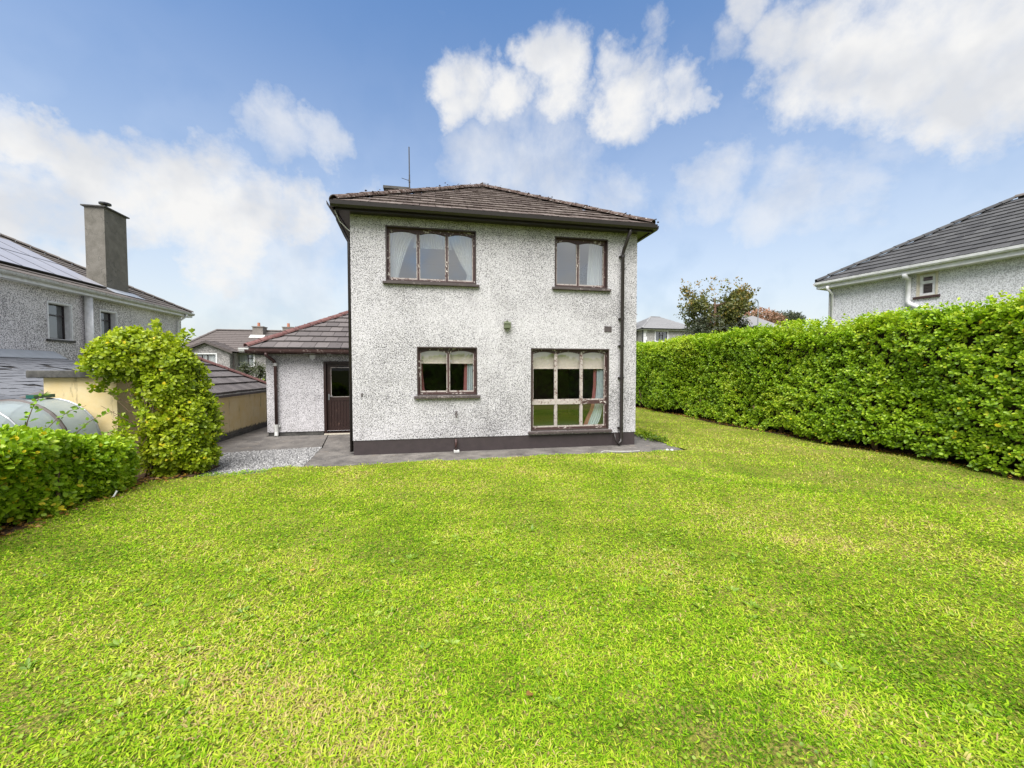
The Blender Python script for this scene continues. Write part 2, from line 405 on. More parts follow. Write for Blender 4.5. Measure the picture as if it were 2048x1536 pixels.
material('room_wall', fn=lambda t: dict(color=t.mix(t.noise(t.pos(), 0.8, 3), (0.40, 0.38, 0.34), (0.52, 0.50, 0.46))), rough=0.9)
material('room_wall_brown', fn=lambda t: dict(color=t.mix(t.noise(t.pos(), 0.8, 3), (0.34, 0.26, 0.15), (0.44, 0.36, 0.24))), rough=0.9)
material('ceiling_white', fn=lambda t: dict(color=t.mix(t.noise(t.pos(), 0.8, 3), (0.66, 0.67, 0.68), (0.74, 0.75, 0.76))), rough=0.9)
material('carpet', fn=lambda t: dict(color=t.mix(t.noise(t.pos(), 6, 5), (0.10, 0.11, 0.075), (0.17, 0.175, 0.13))), rough=0.95)
def cloth_mat(name, c, transl=0.35):
    m = bpy.data.materials.new(name); m.use_nodes = True
    t = NT(m.node_tree); b = t.n['Principled BSDF']; out = t.n['Material Output']
    p = t.vmath('MULTIPLY', t.pos(), (1, 1, 0.15))
    cc = t.mix(t.noise(p, 22, 4, 0.6), tuple(x * 0.82 for x in c), c)
    t.l.new(cc, b.inputs['Base Color']); b.inputs['Roughness'].default_value = 0.9
    tr = t.n.new('ShaderNodeBsdfTranslucent'); t.l.new(cc, tr.inputs[0])
    ms = t.n.new('ShaderNodeMixShader'); ms.inputs[0].default_value = transl
    t.l.new(b.outputs[0], ms.inputs[1]); t.l.new(tr.outputs[0], ms.inputs[2]); t.l.new(ms.outputs[0], out.inputs[0])
    MATS[name] = m
cloth_mat('net_white', (0.84, 0.86, 0.86))
cloth_mat('blind_cream', (0.93, 0.80, 0.72), 0.1)
cloth_mat('curtain_red', (0.42, 0.16, 0.15), 0.15)
cloth_mat('curtain_pale', (0.70, 0.78, 0.80), 0.3)
material('solar', fn=lambda t: dict(color=t.mix(t.noise(t.pos(), 1.5, 2), (0.22, 0.22, 0.25), (0.30, 0.30, 0.33))), rough=0.45, spec=1.0)  # pale grey base stands in for the white sky reflected in the glass
material('black_metal', fn=lambda t: dict(color=t.mix(t.noise(t.pos(), 8, 2), (0.015, 0.015, 0.018), (0.03, 0.03, 0.032))), rough=0.4)
material('grey_metal', fn=lambda t: dict(color=t.mix(t.noise(t.pos(), 8, 3), (0.20, 0.21, 0.22), (0.34, 0.35, 0.36))), rough=0.45, metallic=0.6)
material('lead', fn=lambda t: dict(color=t.mix(t.noise(t.pos(), 4, 5, 0.7), (0.24, 0.26, 0.29), (0.42, 0.45, 0.49))), rough=0.5, metallic=0.2)
material('mossy_green', fn=lambda t: dict(color=t.mix(t.noise(t.pos(), 25, 4), (0.075, 0.095, 0.05), (0.15, 0.165, 0.10))), rough=0.8)
material('terracotta', fn=lambda t: dict(color=t.mix(t.noise(t.pos(), 12, 4), (0.30, 0.10, 0.06), (0.42, 0.18, 0.11))), rough=0.8)
material('green_metal', fn=lambda t: dict(color=t.mix(t.noise(t.pos(), 10, 4), (0.006, 0.06, 0.045), (0.015, 0.10, 0.075))), rough=0.4)
material('vent_brown', fn=lambda t: dict(color=t.mix(t.noise(t.pos(), 20, 4), (0.05, 0.04, 0.038), (0.10, 0.08, 0.075))), rough=0.6)
material('orange_plastic', fn=lambda t: dict(color=t.mix(t.noise(t.pos(), 20, 4), (0.55, 0.22, 0.06), (0.62, 0.34, 0.14))), rough=0.6)

# ------------------------------------------------------------------ mesh helpers
class MB:
    def __init__(self): self.v = []; self.f = []
    def add(self, vs, fs):
        b = len(self.v); self.v += [tuple(map(float, p)) for p in vs]
        self.f += [tuple(b + i for i in f) for f in fs]; return self
    def box(self, x0, y0, z0, x1, y1, z1, bev=0.0):
        return self.add([(x0,y0,z0),(x1,y0,z0),(x1,y1,z0),(x0,y1,z0),(x0,y0,z1),(x1,y0,z1),(x1,y1,z1),(x0,y1,z1)],
                        [(0,3,2,1),(4,5,6,7),(0,1,5,4),(1,2,6,5),(2,3,7,6),(3,0,4,7)])
    def quad(self, a, b, c, d): return self.add([a, b, c, d], [(0, 1, 2, 3)])
    def prism(self, pts, d):
        """extrude the polygon pts (3-D, in order) by the vector d"""
        n = len(pts); d = np.array(d, float)
        vs = [np.array(p, float) for p in pts] + [np.array(p, float) + d for p in pts]
        fs = [tuple(range(n))[::-1], tuple(range(n, 2 * n))] + [(i, (i + 1) % n, n + (i + 1) % n, n + i) for i in range(n)]
        return self.add(vs, fs)
    def tube(self, pts, r, n=8, cap=True):
        pts = [Vector(p) for p in pts]; rs = r if isinstance(r, (list, tuple)) else [r] * len(pts)
        rings = []; prev = None
        for i, p in enumerate(pts):
            if i == 0: t = pts[1] - p
            elif i == len(pts) - 1: t = p - pts[i - 1]
            else: t = (pts[i + 1] - p).normalized() + (p - pts[i - 1]).normalized()
            t.normalize()
            if prev is None: a = t.orthogonal().normalized()
            else: a = (prev - t * prev.dot(t)).normalized()
            prev = a; b = t.cross(a)
            rings.append([p + (a * math.cos(2*math.pi*k/n) + b * math.sin(2*math.pi*k/n)) * rs[i] for k in range(n)])
        vs = [q for ring in rings for q in ring]; fs = []
        for i in range(len(pts) - 1):
            for k in range(n):
                fs.append((i*n+k, i*n+(k+1)%n, (i+1)*n+(k+1)%n, (i+1)*n+k))
        if cap: fs += [tuple(range(n))[::-1], tuple(range((len(pts)-1)*n, len(pts)*n))]
        return self.add(vs, fs)
    def sweep(self, prof, a, b, out):
        """profile [(o, z)] swept from a to b; 'out' is the horizontal outward direction"""
        a = np.array(a, float); b = np.array(b, float); out = np.array(out, float); n = len(prof)
        vs = [a + out * o + np.array([0, 0, z]) for o, z in prof] + [b + out * o + np.array([0, 0, z]) for o, z in prof]
        fs = [(i, (i + 1) % n, n + (i + 1) % n, n + i) for i in range(n)] + [tuple(range(n))[::-1], tuple(range(n, 2 * n))]
        return self.add(vs, fs)

ROOTINV = {}
def mesh_from(name, v, f):
    me = bpy.data.meshes.new(name)
    me.from_pydata([tuple(p) for p in v], [], f); me.validate(); me.update()
    return me
def link(name, me, mat, parent=None, smooth=False):
    if mat and not me.materials: me.materials.append(MATS[mat] if isinstance(mat, str) else mat)
    o = bpy.data.objects.new(name, me); COL.objects.link(o)
    if smooth:
        me.polygons.foreach_set('use_smooth', [True] * len(me.polygons))
    if parent is not None:
        o.parent = parent
        if parent.name in ROOTINV: o.matrix_parent_inverse = ROOTINV[parent.name]
    return o
def fix_normals(me):
    import bmesh
    bm = bmesh.new(); bm.from_mesh(me); bmesh.ops.recalc_face_normals(bm, faces=bm.faces); bm.to_mesh(me); bm.free()
def obj(name, mb, mat, parent=None, smooth=False, bevel=0.0):
    me = mesh_from(name, mb.v, mb.f); fix_normals(me)
    o = link(name, me, mat, parent, smooth)
    if bevel:
        md = o.modifiers.new('bevel', 'BEVEL'); md.width = bevel; md.segments = 2; md.limit_method = 'ANGLE'
    return o
def box(name, mat, parent, *c, bevel=0.0): return obj(name, MB().box(*c), mat, parent, bevel=bevel)
def tag(o, label=None, cat=None, group=None, kind=None):
    if label: o['label'] = label
    if cat: o['category'] = cat
    if group: o['group'] = group
    if kind: o['kind'] = kind
    return o
def thing(name, label, cat, loc=(0, 0, 0), group=None):
    o = bpy.data.objects.new(name, None); o.empty_display_size = 0.3; o.location = loc; COL.objects.link(o)
    ROOTINV[o.name] = Matrix.Translation(-Vector(loc))
    return tag(o, label, cat, group)
def arr_mesh(name, V, F, tint=None):
    """numpy verts (n,3); F list of (m,k) face index arrays; tint per vertex"""
    me = bpy.data.meshes.new(name)
    nl = sum(a.size for a in F); nf = sum(len(a) for a in F)
    me.vertices.add(len(V)); me.loops.add(nl); me.polygons.add(nf)
    me.vertices.foreach_set('co', np.ascontiguousarray(V, dtype=np.float32).ravel())
    me.loops.foreach_set('vertex_index', np.concatenate([a.ravel() for a in F]).astype(np.int32))
    sizes = np.concatenate([np.full(len(a), a.shape[1]) for a in F])
    me.polygons.foreach_set('loop_start', np.concatenate([[0], np.cumsum(sizes)[:-1]]).astype(np.int32))
    if tint is not None:
        at = me.attributes.new('tint', 'FLOAT', 'POINT'); at.data.foreach_set('value', np.ascontiguousarray(tint, dtype=np.float32))
    me.update(calc_edges=True)
    return me

def sinoise(P, freq, seed, octaves=3):
    """cheap smooth noise of points (n,3), about -1..1"""
    r = np.random.default_rng(seed); out = np.zeros(len(P)); amp = 1.0; tot = 0
    for o in range(octaves):
        for k in range(4):
            d = r.normal(size=3); d /= np.linalg.norm(d)
            out += amp * np.sin(P @ d * freq * (1 + 0.35 * k) + r.uniform(0, 6.28)) * 0.5
        tot += amp; amp *= 0.55; freq *= 2.1
    return out / tot

def norm(a): return a / np.maximum(np.linalg.norm(a, axis=-1, keepdims=True), 1e-9)

# ------------------------------------------------------------------ foliage
LEAF_Q = np.array([(0, 0, 0), (0.30, 0.28, 0.05), (0.34, 0.62, 0.06), (0, 1, -0.06), (-0.34, 0.62, 0.06), (-0.30, 0.28, 0.05)], float)  # x across, y along, z up
def leaf_cloud(P, D, N, L, tint, width=1.0):
    """hex leaves folded along the midrib: 2 quads each"""
    D = norm(D); X = norm(np.cross(D, N)); Z = np.cross(X, D)
    n = len(P); T = LEAF_Q
    V = (P[:, None, :] + (X[:, None, :] * T[None, :, 0, None] * width + D[:, None, :] * T[None, :, 1, None] + Z[:, None, :] * T[None, :, 2, None]) * L[:, None, None])
    b = (np.arange(n) * 6)[:, None]
    F = np.concatenate([b + np.array([0, 1, 2, 3]), b + np.array([0, 3, 4, 5])])
    return V.reshape(-1, 3), F, np.repeat(tint, 6)

def shoots(S, A, per, llen, ltint, r, stem=0.10, spread=0.95):
    """leaves spiralling round short shoots at S (n,3) with axis A; ltint per shoot"""
    n = len(S); A = norm(A)
    ref = norm(r.normal(size=(n, 3))); U = norm(np.cross(A, ref)); W = np.cross(A, U)
    P = []; D = []; N = []; L = []; T = []
    ph = r.uniform(0, 6.28, n)
    for k in range(per):
        f = k / max(1, per - 1)
        ang = ph + k * 2.4 + r.normal(0, 0.25, n)
        rad = U * np.cos(ang)[:, None] + W * np.sin(ang)[:, None]
        el = (spread - 0.75 * f)[..., None] if isinstance(f, np.ndarray) else spread - 0.55 * f
        el = el + r.normal(0, 0.2, n)
        d = rad * np.cos(0.5 * np.pi * (1 - el))[:, None] + A * np.sin(0.5 * np.pi * (1 - el))[:, None]
        nn = A * np.cos(0.5 * np.pi * (1 - el))[:, None] - rad * np.sin(0.5 * np.pi * (1 - el))[:, None]
        P.append(S + A * (stem * (f - 0.6)) + rad * 0.006); D.append(d); N.append(nn + r.normal(0, 0.25, (n, 3)))
        L.append(llen * (1.1 - 0.45 * f) * r.uniform(0.75, 1.2, n)); T.append(ltint + 0.16 * f + r.normal(0, 0.09, n))
    return np.concatenate(P), np.concatenate(D), np.concatenate(N), np.concatenate(L), np.concatenate(T)

def leaf_part_mesh(name, r):
    """one larger leaf with a curved blade and a stalk: the pieces one can pick out"""
    vs = []; fs = []; rows = [(0.0, 0.0), (0.12, 0.16), (0.35, 0.31), (0.6, 0.33), (0.82, 0.22), (1.0, 0.0)]
    curl = r.uniform(-0.16, 0.02)
    for y, w in rows:
        z = curl * y * y
        vs += [(-w, y, z + w * 0.16), (0, y, z), (w, y, z + w * 0.16)]
    for i in range(len(rows) - 1):
        a = i * 3; fs += [(a, a + 1, a + 4, a + 3), (a + 1, a + 2, a + 5, a + 4)]
    me = mesh_from(name, vs, fs)
    return me

def place_leaves(parent, P, D, N, L, T, mat, count, r, score):
    """take the 'count' leaves that show largest out of the cloud as parts of their own; returns mask of the rest"""
    idx = np.argsort(-score)[:count]
    meshes = {}
    for j, i in enumerate(idx):
        key = int(np.clip(round(T[i] * 7), 0, 7)), j % 3
        if key not in meshes:
            me = leaf_part_mesh('leaf', r); at = me.attributes.new('tint', 'FLOAT', 'POINT')
            at.data.foreach_set('value', np.full(len(me.vertices), key[0] / 7, dtype=np.float32))
            me.materials.append(MATS[mat]); me.polygons.foreach_set('use_smooth', [True] * len(me.polygons)); meshes[key] = me
        o = bpy.data.objects.new('leaf', meshes[key]); COL.objects.link(o)
        d = D[i] / np.linalg.norm(D[i]); x = np.cross(d, N[i]); x /= np.linalg.norm(x); z = np.cross(x, d)
        M = Matrix.Identity(4)
        for c in range(3):
            M[c][0] = x[c] * L[i]; M[c][1] = d[c] * L[i]; M[c][2] = z[c] * L[i]; M[c][3] = P[i][c]
        o.parent = parent
        if parent.name in ROOTINV: o.matrix_parent_inverse = ROOTINV[parent.name]
        o.matrix_basis = M
    rest = np.ones(len(P), bool); rest[idx] = False
    return rest

def leaf_score(P, N, hide=None):
    v = P - CAM; dist = np.linalg.norm(v, axis=1)
    s = np.abs(np.sum(norm(N) * v, axis=1)) / dist ** 3
    ang = v @ np.array([math.sin(R(11.03)), math.cos(R(11.03)), 0]) / dist
    s = np.where(ang > 0.60, s, 0)
    if hide is not None: s = s * hide
    return s

# ------------------------------------------------------------------ roofs
def clip_poly(poly, clip):
    """Sutherland-Hodgman, both 2-D, clip convex and counter-clockwise"""
    out = list(poly)
    for i in range(len(clip)):
        a = clip[i]; b = clip[(i + 1) % len(clip)]; inp = out; out = []
        if not inp: return []
        def side(p): return (b[0]-a[0])*(p[1]-a[1]) - (b[1]-a[1])*(p[0]-a[0])
        for j in range(len(inp)):
            p = inp[j]; q = inp[(j + 1) % len(inp)]; sp, sq = side(p), side(q)
            if sp >= 0: out.append(p)
            if (sp >= 0) != (sq >= 0):
                k = sp / (sp - sq); out.append((p[0] + (q[0]-p[0])*k, p[1] + (q[1]-p[1])*k))
    return out
def area2(p): return abs(sum(p[i][0]*p[(i+1)%len(p)][1] - p[(i+1)%len(p)][0]*p[i][1] for i in range(len(p)))) / 2

def roof_face(parent, poly, mat, tw=0.33, ex=0.34, th=0.022, lap=0.05, budget=300, name='tile', jitter=1.0, drop=0.0, seed=1, over=0.05, holes=()):
    """lay tiles course by course on the planar polygon; poly[0]->poly[1] is the eave, left to right from outside"""
    r = random.Random(seed)
    P = [Vector(p) for p in poly]
    u = (P[1] - P[0]).normalized()
    n = None
    for q in P[2:]:
        c = u.cross(q - P[0])
        if c.length > 1e-4: n = c.normalized(); break
    if n.z < 0: n = -n
    v = n.cross(u)
    uv = [((q - P[0]).dot(u), (q - P[0]).dot(v)) for q in P]
    if sum(uv[i][0]*uv[(i+1)%len(uv)][1] - uv[(i+1)%len(uv)][0]*uv[i][1] for i in range(len(uv))) < 0: uv = uv[::-1]
    grow = [(a, b if b > 1e-3 else b - over) for a, b in uv]
    umax = max(a for a, b in uv); umin = min(a for a, b in uv); vmax = max(b for a, b in uv)
    tiles = []; j = 0
    while j * ex < vmax:
        v0 = j * ex - (over if j == 0 else 0.0); v1 = (j + 1) * ex + lap
        off = (tw / 2 if j % 2 else 0) - tw
        k = 0
        while umin + off + k * tw < umax:
            u0 = umin + off + k * tw; k += 1
            if u0 + tw < umin: continue
            if drop and r.random() < drop: continue
            if any(h[0] < u0 + tw / 2 < h[1] and h[2] < v0 + ex / 2 < h[3] for h in holes): continue
            rect = [(u0 + 0.005, v0), (u0 + tw - 0.005, v0), (u0 + tw - 0.005, v1), (u0 + 0.005, v1)]
            c = clip_poly(rect, grow)
            if len(c) < 3 or area2(c) < 0.12 * tw * ex: continue
            full = abs(area2(c) - area2(rect)) < 1e-5
            loc = [(a - u0, b - v0) for a, b in c]
            ctr = P[0] + u * (u0 + tw / 2) + v * (v0 + ex / 2)
            tiles.append((u0, v0, v1 - v0, loc, full, ctr))
        j += 1
    camv = Vector(CAM)
    order = sorted(range(len(tiles)), key=lambda i: (tiles[i][5] - camv).length)
    single = set(order[:budget]) if budget else set()
    shared = {}; rest = MB()
    def solid(loc, vl):
        top = []; bot = []
        for a, b in loc:
            h = th * (1.0 - b / vl)          # tail rests on the course below
            bot.append((a, b, h)); top.append((a, b, h + th))
        m = len(loc)
        return bot + top, [tuple(range(m))[::-1], tuple(range(m, 2*m))] + [(i, (i+1) % m, m + (i+1) % m, m + i) for i in range(m)]
    for i, (u0, v0, vl, loc, full, ctr) in enumerate(tiles):
        M = Matrix(((u.x, v.x, n.x, 0), (u.y, v.y, n.y, 0), (u.z, v.z, n.z, 0), (0, 0, 0, 1)))
        M.translation = P[0] + u * u0 + v * v0 + n * (0.006 + r.uniform(0, 0.004) * jitter)
        M = M @ Matrix.Rotation(r.gauss(0, 0.005) * jitter, 4, 'Z') @ Matrix.Rotation(r.gauss(0, 0.006) * jitter, 4, 'X') @ Matrix.Translation((0, r.gauss(0, 0.004) * jitter, 0))
        if i in single:
            if full:
                key = round(vl, 3)
                if key not in shared:
                    vs, fs = solid(loc, vl); me = mesh_from(name, vs, fs); me.materials.append(MATS[mat]); shared[key] = me
                me = shared[key]
            else:
                vs, fs = solid(loc, vl); me = mesh_from(name, vs, fs); me.materials.append(MATS[mat])
            o = bpy.data.objects.new(name, me); COL.objects.link(o); o.parent = parent; o.matrix_basis = M
            if parent.name in ROOTINV: o.matrix_parent_inverse = ROOTINV[parent.name]
        else:
            vs, fs = solid(loc, vl); rest.add([M @ Vector(q) for q in vs], fs)
    if rest.v:
        o = obj(name + '_field', rest, mat, parent); o['kind'] = 'stuff'

def ridge_caps(parent, a, b, mat, seg=0.40, rad=0.11, name='ridge_tile', flat=0.75, seed=3):
    """half-round caps laid end to end along a hip or ridge"""
    r = random.Random(seed)
    a = Vector(a); b = Vector(b); d = b - a; L = d.length; d.normalize()
    n = max(1, round(L / seg)); seg = L / n
    side = d.cross(Vector((0, 0, 1))).normalized(); up = side.cross(d)
    vs = []; fs = []; K = 7; hs = [(0.0, 1.06), (seg * 0.98, 0.94)]
    for (t, s) in hs:
        for inner in (0, 1):
            for k in range(K + 1):
                an = math.pi * k / K; rr = (rad - 0.02 * inner) * s
                vs.append((math.cos(an) * rr * 1.1, t, math.sin(an) * rr * flat))
    m = K + 1
    for k in range(K):
        fs += [(k, k + 1, 2*m + k + 1, 2*m + k), (m + k, 3*m + k, 3*m + k + 1, m + k + 1), (k, m + k, m + k + 1, k + 1), (2*m + k, 2*m + k + 1, 3*m + k + 1, 3*m + k)]
    fs += [(0, 2*m, 3*m, m), (K, m + K, 3*m + K, 2*m + K)]
    me = mesh_from(name, vs, fs); fix_normals(me); me.materials.append(MATS[mat])
    for i in range(n):
        o = bpy.data.objects.new(name, me); COL.objects.link(o); o.parent = parent
        if parent.name in ROOTINV: o.matrix_parent_inverse = ROOTINV[parent.name]
        M = Matrix(((side.x, d.x, up.x, 0), (side.y, d.y, up.y, 0), (side.z, d.z, up.z, 0), (0, 0, 0, 1)))
        M.translation = a + d * (seg * i) + up * (0.012 + r.uniform(0, 0.012))
        o.matrix_basis = M @ Matrix.Rotation(r.gauss(0, 0.012), 4, 'Z') @ Matrix.Rotation(r.gauss(0, 0.01), 4, 'Y')

GUTTER = [(0.0, 0.0), (0.0, -0.075), (0.03, -0.105), (0.085, -0.11), (0.115, -0.07), (0.125, 0.0), (0.115, 0.0), (0.105, -0.06), (0.08, -0.095), (0.035, -0.092), (0.012, -0.068), (0.010, 0.0)]

def wall_openings(o3, ux, nrm, L, z0, z1, th, openings):
    """wall of length L along ux from o3, facing nrm, with holes (a0, a1, z0, z1); real thickness th inwards"""
    mb = MB(); o3 = np.array(o3, float); ux = np.array(ux, float); nrm = np.array(nrm, float)
    xs = sorted({0.0, L, *[q for op in openings for q in op[:2]]}); zs = sorted({z0, z1, *[q for op in openings for q in op[2:]]})
    def pt(a, z, d=0.0): return o3 + ux * a - nrm * d + np.array([0, 0, z])
    for i in range(len(xs) - 1):
        for j in range(len(zs) - 1):
            cx = (xs[i] + xs[i+1]) / 2; cz = (zs[j] + zs[j+1]) / 2
            if any(op[0] < cx < op[1] and op[2] < cz < op[3] for op in openings): continue
            mb.quad(pt(xs[i], zs[j]), pt(xs[i+1], zs[j]), pt(xs[i+1], zs[j+1]), pt(xs[i], zs[j+1]))
            mb.quad(pt(xs[i], zs[j], th), pt(xs[i], zs[j+1], th), pt(xs[i+1], zs[j+1], th), pt(xs[i+1], zs[j], th))
    for (a0, a1, b0, b1) in openings + [(0.0, L, z0, z1)]:
        c = [(a0, b0), (a1, b0), (a1, b1), (a0, b1)]
        for k in range(4):
            p, q = c[k], c[(k + 1) % 4]
            mb.quad(pt(*p), pt(*q), pt(*q, th), pt(*p, th))
    return mb
def wall(name, mat, parent, o3, ux, nrm, L, z0, z1, th, openings=[]):
    mb = wall_openings(o3, ux, nrm, L, z0, z1, th, openings)
    me = mesh_from(name, mb.v, mb.f)
    import bmesh
    bm = bmesh.new(); bm.from_mesh(me); bmesh.ops.remove_doubles(bm, verts=bm.verts, dist=1e-5); bmesh.ops.recalc_face_normals(bm, faces=bm.faces); bm.to_mesh(me); bm.free()
    return link(name, me, mat, parent)

# ------------------------------------------------------------------ ground
def gz(x, y):
    """terrain height: own plot level, neighbours on the left lower, land behind falling left and rising right"""
    def ss(a, b, v):
        k = np.clip((v - a) / (b - a), 0, 1); return k * k * (3 - 2 * k)
    left = ss(-3.9, -4.4, x) * -0.95
    right = ss(12.3, 20.0, x) * 0.45
    back = ss(14, 40, y)
    return -0.10 + left + right + back * (ss(5, -15, x) * -1.2 + ss(8, 30, x) * 1.2) + ss(60, 400, np.hypot(x, y)) * 2.0
gx = np.unique(np.concatenate([np.linspace(-600, -60, 10), np.linspace(-60, -12, 9), np.linspace(-12, 14, 53), np.linspace(14, 60, 14), np.linspace(60, 600, 10)]))
gy = np.unique(np.concatenate([np.linspace(-600, -60, 10), np.linspace(-60, -14, 8), np.linspace(-14, 20, 35), np.linspace(20, 80, 13), np.linspace(80, 600, 10)]))
X, Y = np.meshgrid(gx, gy); Z = gz(X, Y)
nx, ny = len(gx), len(gy)
ii = (np.arange(ny - 1)[:, None] * nx + np.arange(nx - 1)[None, :]).ravel()
me = arr_mesh('ground', np.stack([X.ravel(), Y.ravel(), Z.ravel()], 1), [np.stack([ii, ii + 1, ii + nx + 1, ii + nx], 1)])
tag(link('ground', me, 'rough_ground', smooth=True), kind='structure')

def lawn_z(x, y): return 0.015 + 0.02 * np.sin(x * 0.9 + 1) * np.sin(y * 0.7) + 0.012 * np.sin(x * 2.3 + y * 1.7)
lx = np.linspace(-3.3, 12.0, 103); ly = np.linspace(-14, 14, 187)
X, Y = np.meshgrid(lx, ly); nx, ny = len(lx), len(ly)
def in_lawn(x, y, pad=0.0):
    e = 0.05 * np.sin(x * 5.1) + 0.035 * np.sin(x * 11.7 + 1) + 0.02 * np.sin(x * 23 + y)
    e2 = 0.05 * np.sin(y * 4.3) + 0.03 * np.sin(y * 10.1 + 2)
    front = y < -0.86 + e - pad + 0.35 * np.clip((-0.6 - x) / 1.6, 0, 1) * -1.0
    side = x > 7.13 + e2 + pad + np.clip((y - 0.0) * 0.02, 0, 1)
    return (front | side) & (x > -2.85 + 0.06 * np.sin(y * 3) + pad) & (x < 11.15 + 0.08 * np.sin(y * 2.1) - pad)
Z = lawn_z(X, Y)
ii = (np.arange(ny - 1)[:, None] * nx + np.arange(nx - 1)[None, :]).ravel()
quads = np.stack([ii, ii + 1, ii + nx + 1, ii + nx], 1)
cxm = X.ravel()[quads].mean(1); cym = Y.ravel()[quads].mean(1)
keep = ((cym < -0.90) | (cxm > 7.20)) & (cxm < 11.2) & (cxm > -2.9)
keep &= ~((cym > -1.30) & (cxm < -1.15))
me = arr_mesh('lawn', np.stack([X.ravel(), Y.ravel(), Z.ravel()], 1), [quads[keep]])
tag(link('lawn', me, 'lawn_soil', smooth=True), kind='structure')
# hedge beds
def strip(name, pts, z, mat, kind='structure'):
    mb = MB(); n = len(pts)
    mb.prism([(x, y, z - 0.12) for x, y in pts], (0, 0, 0.12))
    return tag(obj(name, mb, mat), kind=kind)
strip('hedge_bed', [(10.95, -9), (12.6, -9), (12.6, 13.9), (10.95, 13.9)], 0.03, 'soil')
strip('hedge_bed', [(-3.62, -9), (-2.80, -9), (-2.80, -1.5), (-2.25, -1.35), (-2.2, -0.6), (-3.62, -0.55)], 0.035, 'soil')

# concrete path round the house and yard by the annex
strip('path', [(-0.75, -0.92), (7.1, -0.90), (7.16, -0.6), (7.22, 13.9), (6.39, 13.9), (6.39, 0.0), (0.0, 0.0), (0.0, 2.98), (-1.2, 2.98), (-0.86, 1.05)], 0.0, 'path_concrete')
strip('yard_pavement', [(-3.62, -0.50), (-2.35, -0.50), (-2.85, 0.78), (-0.90, 1.08), (-1.22, 2.98), (-2.78, 2.98), (-2.78, 14), (-3.62, 14)], -0.004, 'path_concrete')
# gravel patch between them
GRAVEL = [(-2.30, -1.30), (-0.70, -0.95), (-0.88, 1.07), (-1.6, 0.98), (-2.83, 0.76), (-2.33, -0.52)]
strip('gravel_bed', GRAVEL, -0.012, 'gravel_bed')
def scatter_gravel():
    r = np.random.default_rng(5); pts = r.uniform([-2.9, -1.4], [-0.6, 1.15], (26000, 2))
    poly = GRAVEL
    ins = np.zeros(len(pts), bool)
    for i in range(len(poly)):
        (x1, y1), (x2, y2) = poly[i], poly[i - 1]
        c = (y1 > pts[:, 1]) != (y2 > pts[:, 1])
        ins ^= c & (pts[:, 0] < (x2 - x1) * (pts[:, 1] - y1) / (y2 - y1 + 1e-9) + x1)
    pts = pts[ins]; n = len(pts)
    base = np.array([(1, 0, 0), (0, 1, 0), (-1, 0, 0), (0, -1, 0), (0.2, 0.1, 0.75), (0, 0, -0.6)])
    s = r.uniform(0.007, 0.016, n) * (1 + 0.5 * (r.random(n) < 0.1)); a = r.uniform(0, 6.28, n); sq = r.uniform(0.6, 1.0, n)
    V = base[None] * s[:, None, None]; V[:, :, 1] *= sq[:, None]
    V = V + r.normal(0, 0.0025, V.shape)
    ca, sa = np.cos(a)[:, None], np.sin(a)[:, None]
    W = np.stack([V[:, :, 0] * ca - V[:, :, 1] * sa, V[:, :, 0] * sa + V[:, :, 1] * ca, V[:, :, 2]], 2)
    W += np.concatenate([pts, np.full((n, 1), -0.003) + r.uniform(0, 0.012, (n, 1))], 1)[:, None, :]
    tri = np.array([(0, 1, 4), (1, 2, 4), (2, 3, 4), (3, 0, 4), (1, 0, 5), (2, 1, 5), (3, 2, 5), (0, 3, 5)])
    F = (np.arange(n) * 6)[:, None, None] + tri[None]
    me = arr_mesh('gravel', W.reshape(-1, 3), [F.reshape(-1, 3)], np.repeat(np.clip(r.normal(0.34, 0.24, n), 0, 1), 6))
    tag(link('gravel', me, 'gravel_stone'), 'pale grey gravel filling the patch beside the annex door', 'gravel', kind='stuff')
scatter_gravel()

# ------------------------------------------------------------------ windows
class Fr:
    """wall frame: a along the wall, d inwards, z up"""
    def __init__(self, o3, ux, nrm): self.o = np.array(o3, float); self.u = np.array(ux, float); self.n = np.array(nrm, float)
    def p(self, a, d, z): return self.o + self.u * a - self.n * d + np.array([0, 0, z])
    def box(self, mb, a0, a1, d0, d1, z0, z1):
        c = [self.p(a, d, z) for z in (z0, z1) for a, d in ((a0, d0), (a1, d0), (a1, d1), (a0, d1))]
        return mb.add(c, [(0,3,2,1),(4,5,6,7),(0,1,5,4),(1,2,6,5),(2,3,7,6),(3,0,4,7)])
    def ring(self, mb, a0, a1, z0, z1, w, d0, d1, wb=None):
        wb = w if wb is None else wb
        self.box(mb, a0, a0 + w, d0, d1, z0, z1); self.box(mb, a1 - w, a1, d0, d1, z0, z1)
        self.box(mb, a0 + w, a1 - w, d0 + 0.002, d1 - 0.002, z0, z0 + wb); self.box(mb, a0 + w, a1 - w, d0 + 0.002, d1 - 0.002, z1 - w, z1)
        return mb
    def head(self, mb, a0, a1, zt, h0, h1, d0, d1, n=12):
        """arched head: flat on top, segmental arc below (h0 deep at the crown, h1 at the springing)"""
        for i in range(n):
            s0, s1 = i / n, (i + 1) / n
            f = lambda s: zt - h1 + (h1 - h0) * (1 - (2 * s - 1) ** 2)
            A0 = a0 + (a1 - a0) * s0; A1 = a0 + (a1 - a0) * s1
            c = [self.p(A0, d0, f(s0)), self.p(A1, d0, f(s1)), self.p(A1, d1, f(s1)), self.p(A0, d1, f(s0)), self.p(A0, d0, zt), self.p(A1, d0, zt), self.p(A1, d1, zt), self.p(A0, d1, zt)]
            fs = [(0,3,2,1),(4,5,6,7),(0,1,5,4),(2,3,7,6)]
            if i == 0: fs.append((3,0,4,7))
            if i == n - 1: fs.append((1,2,6,5))
            mb.add(c, fs)
        return mb

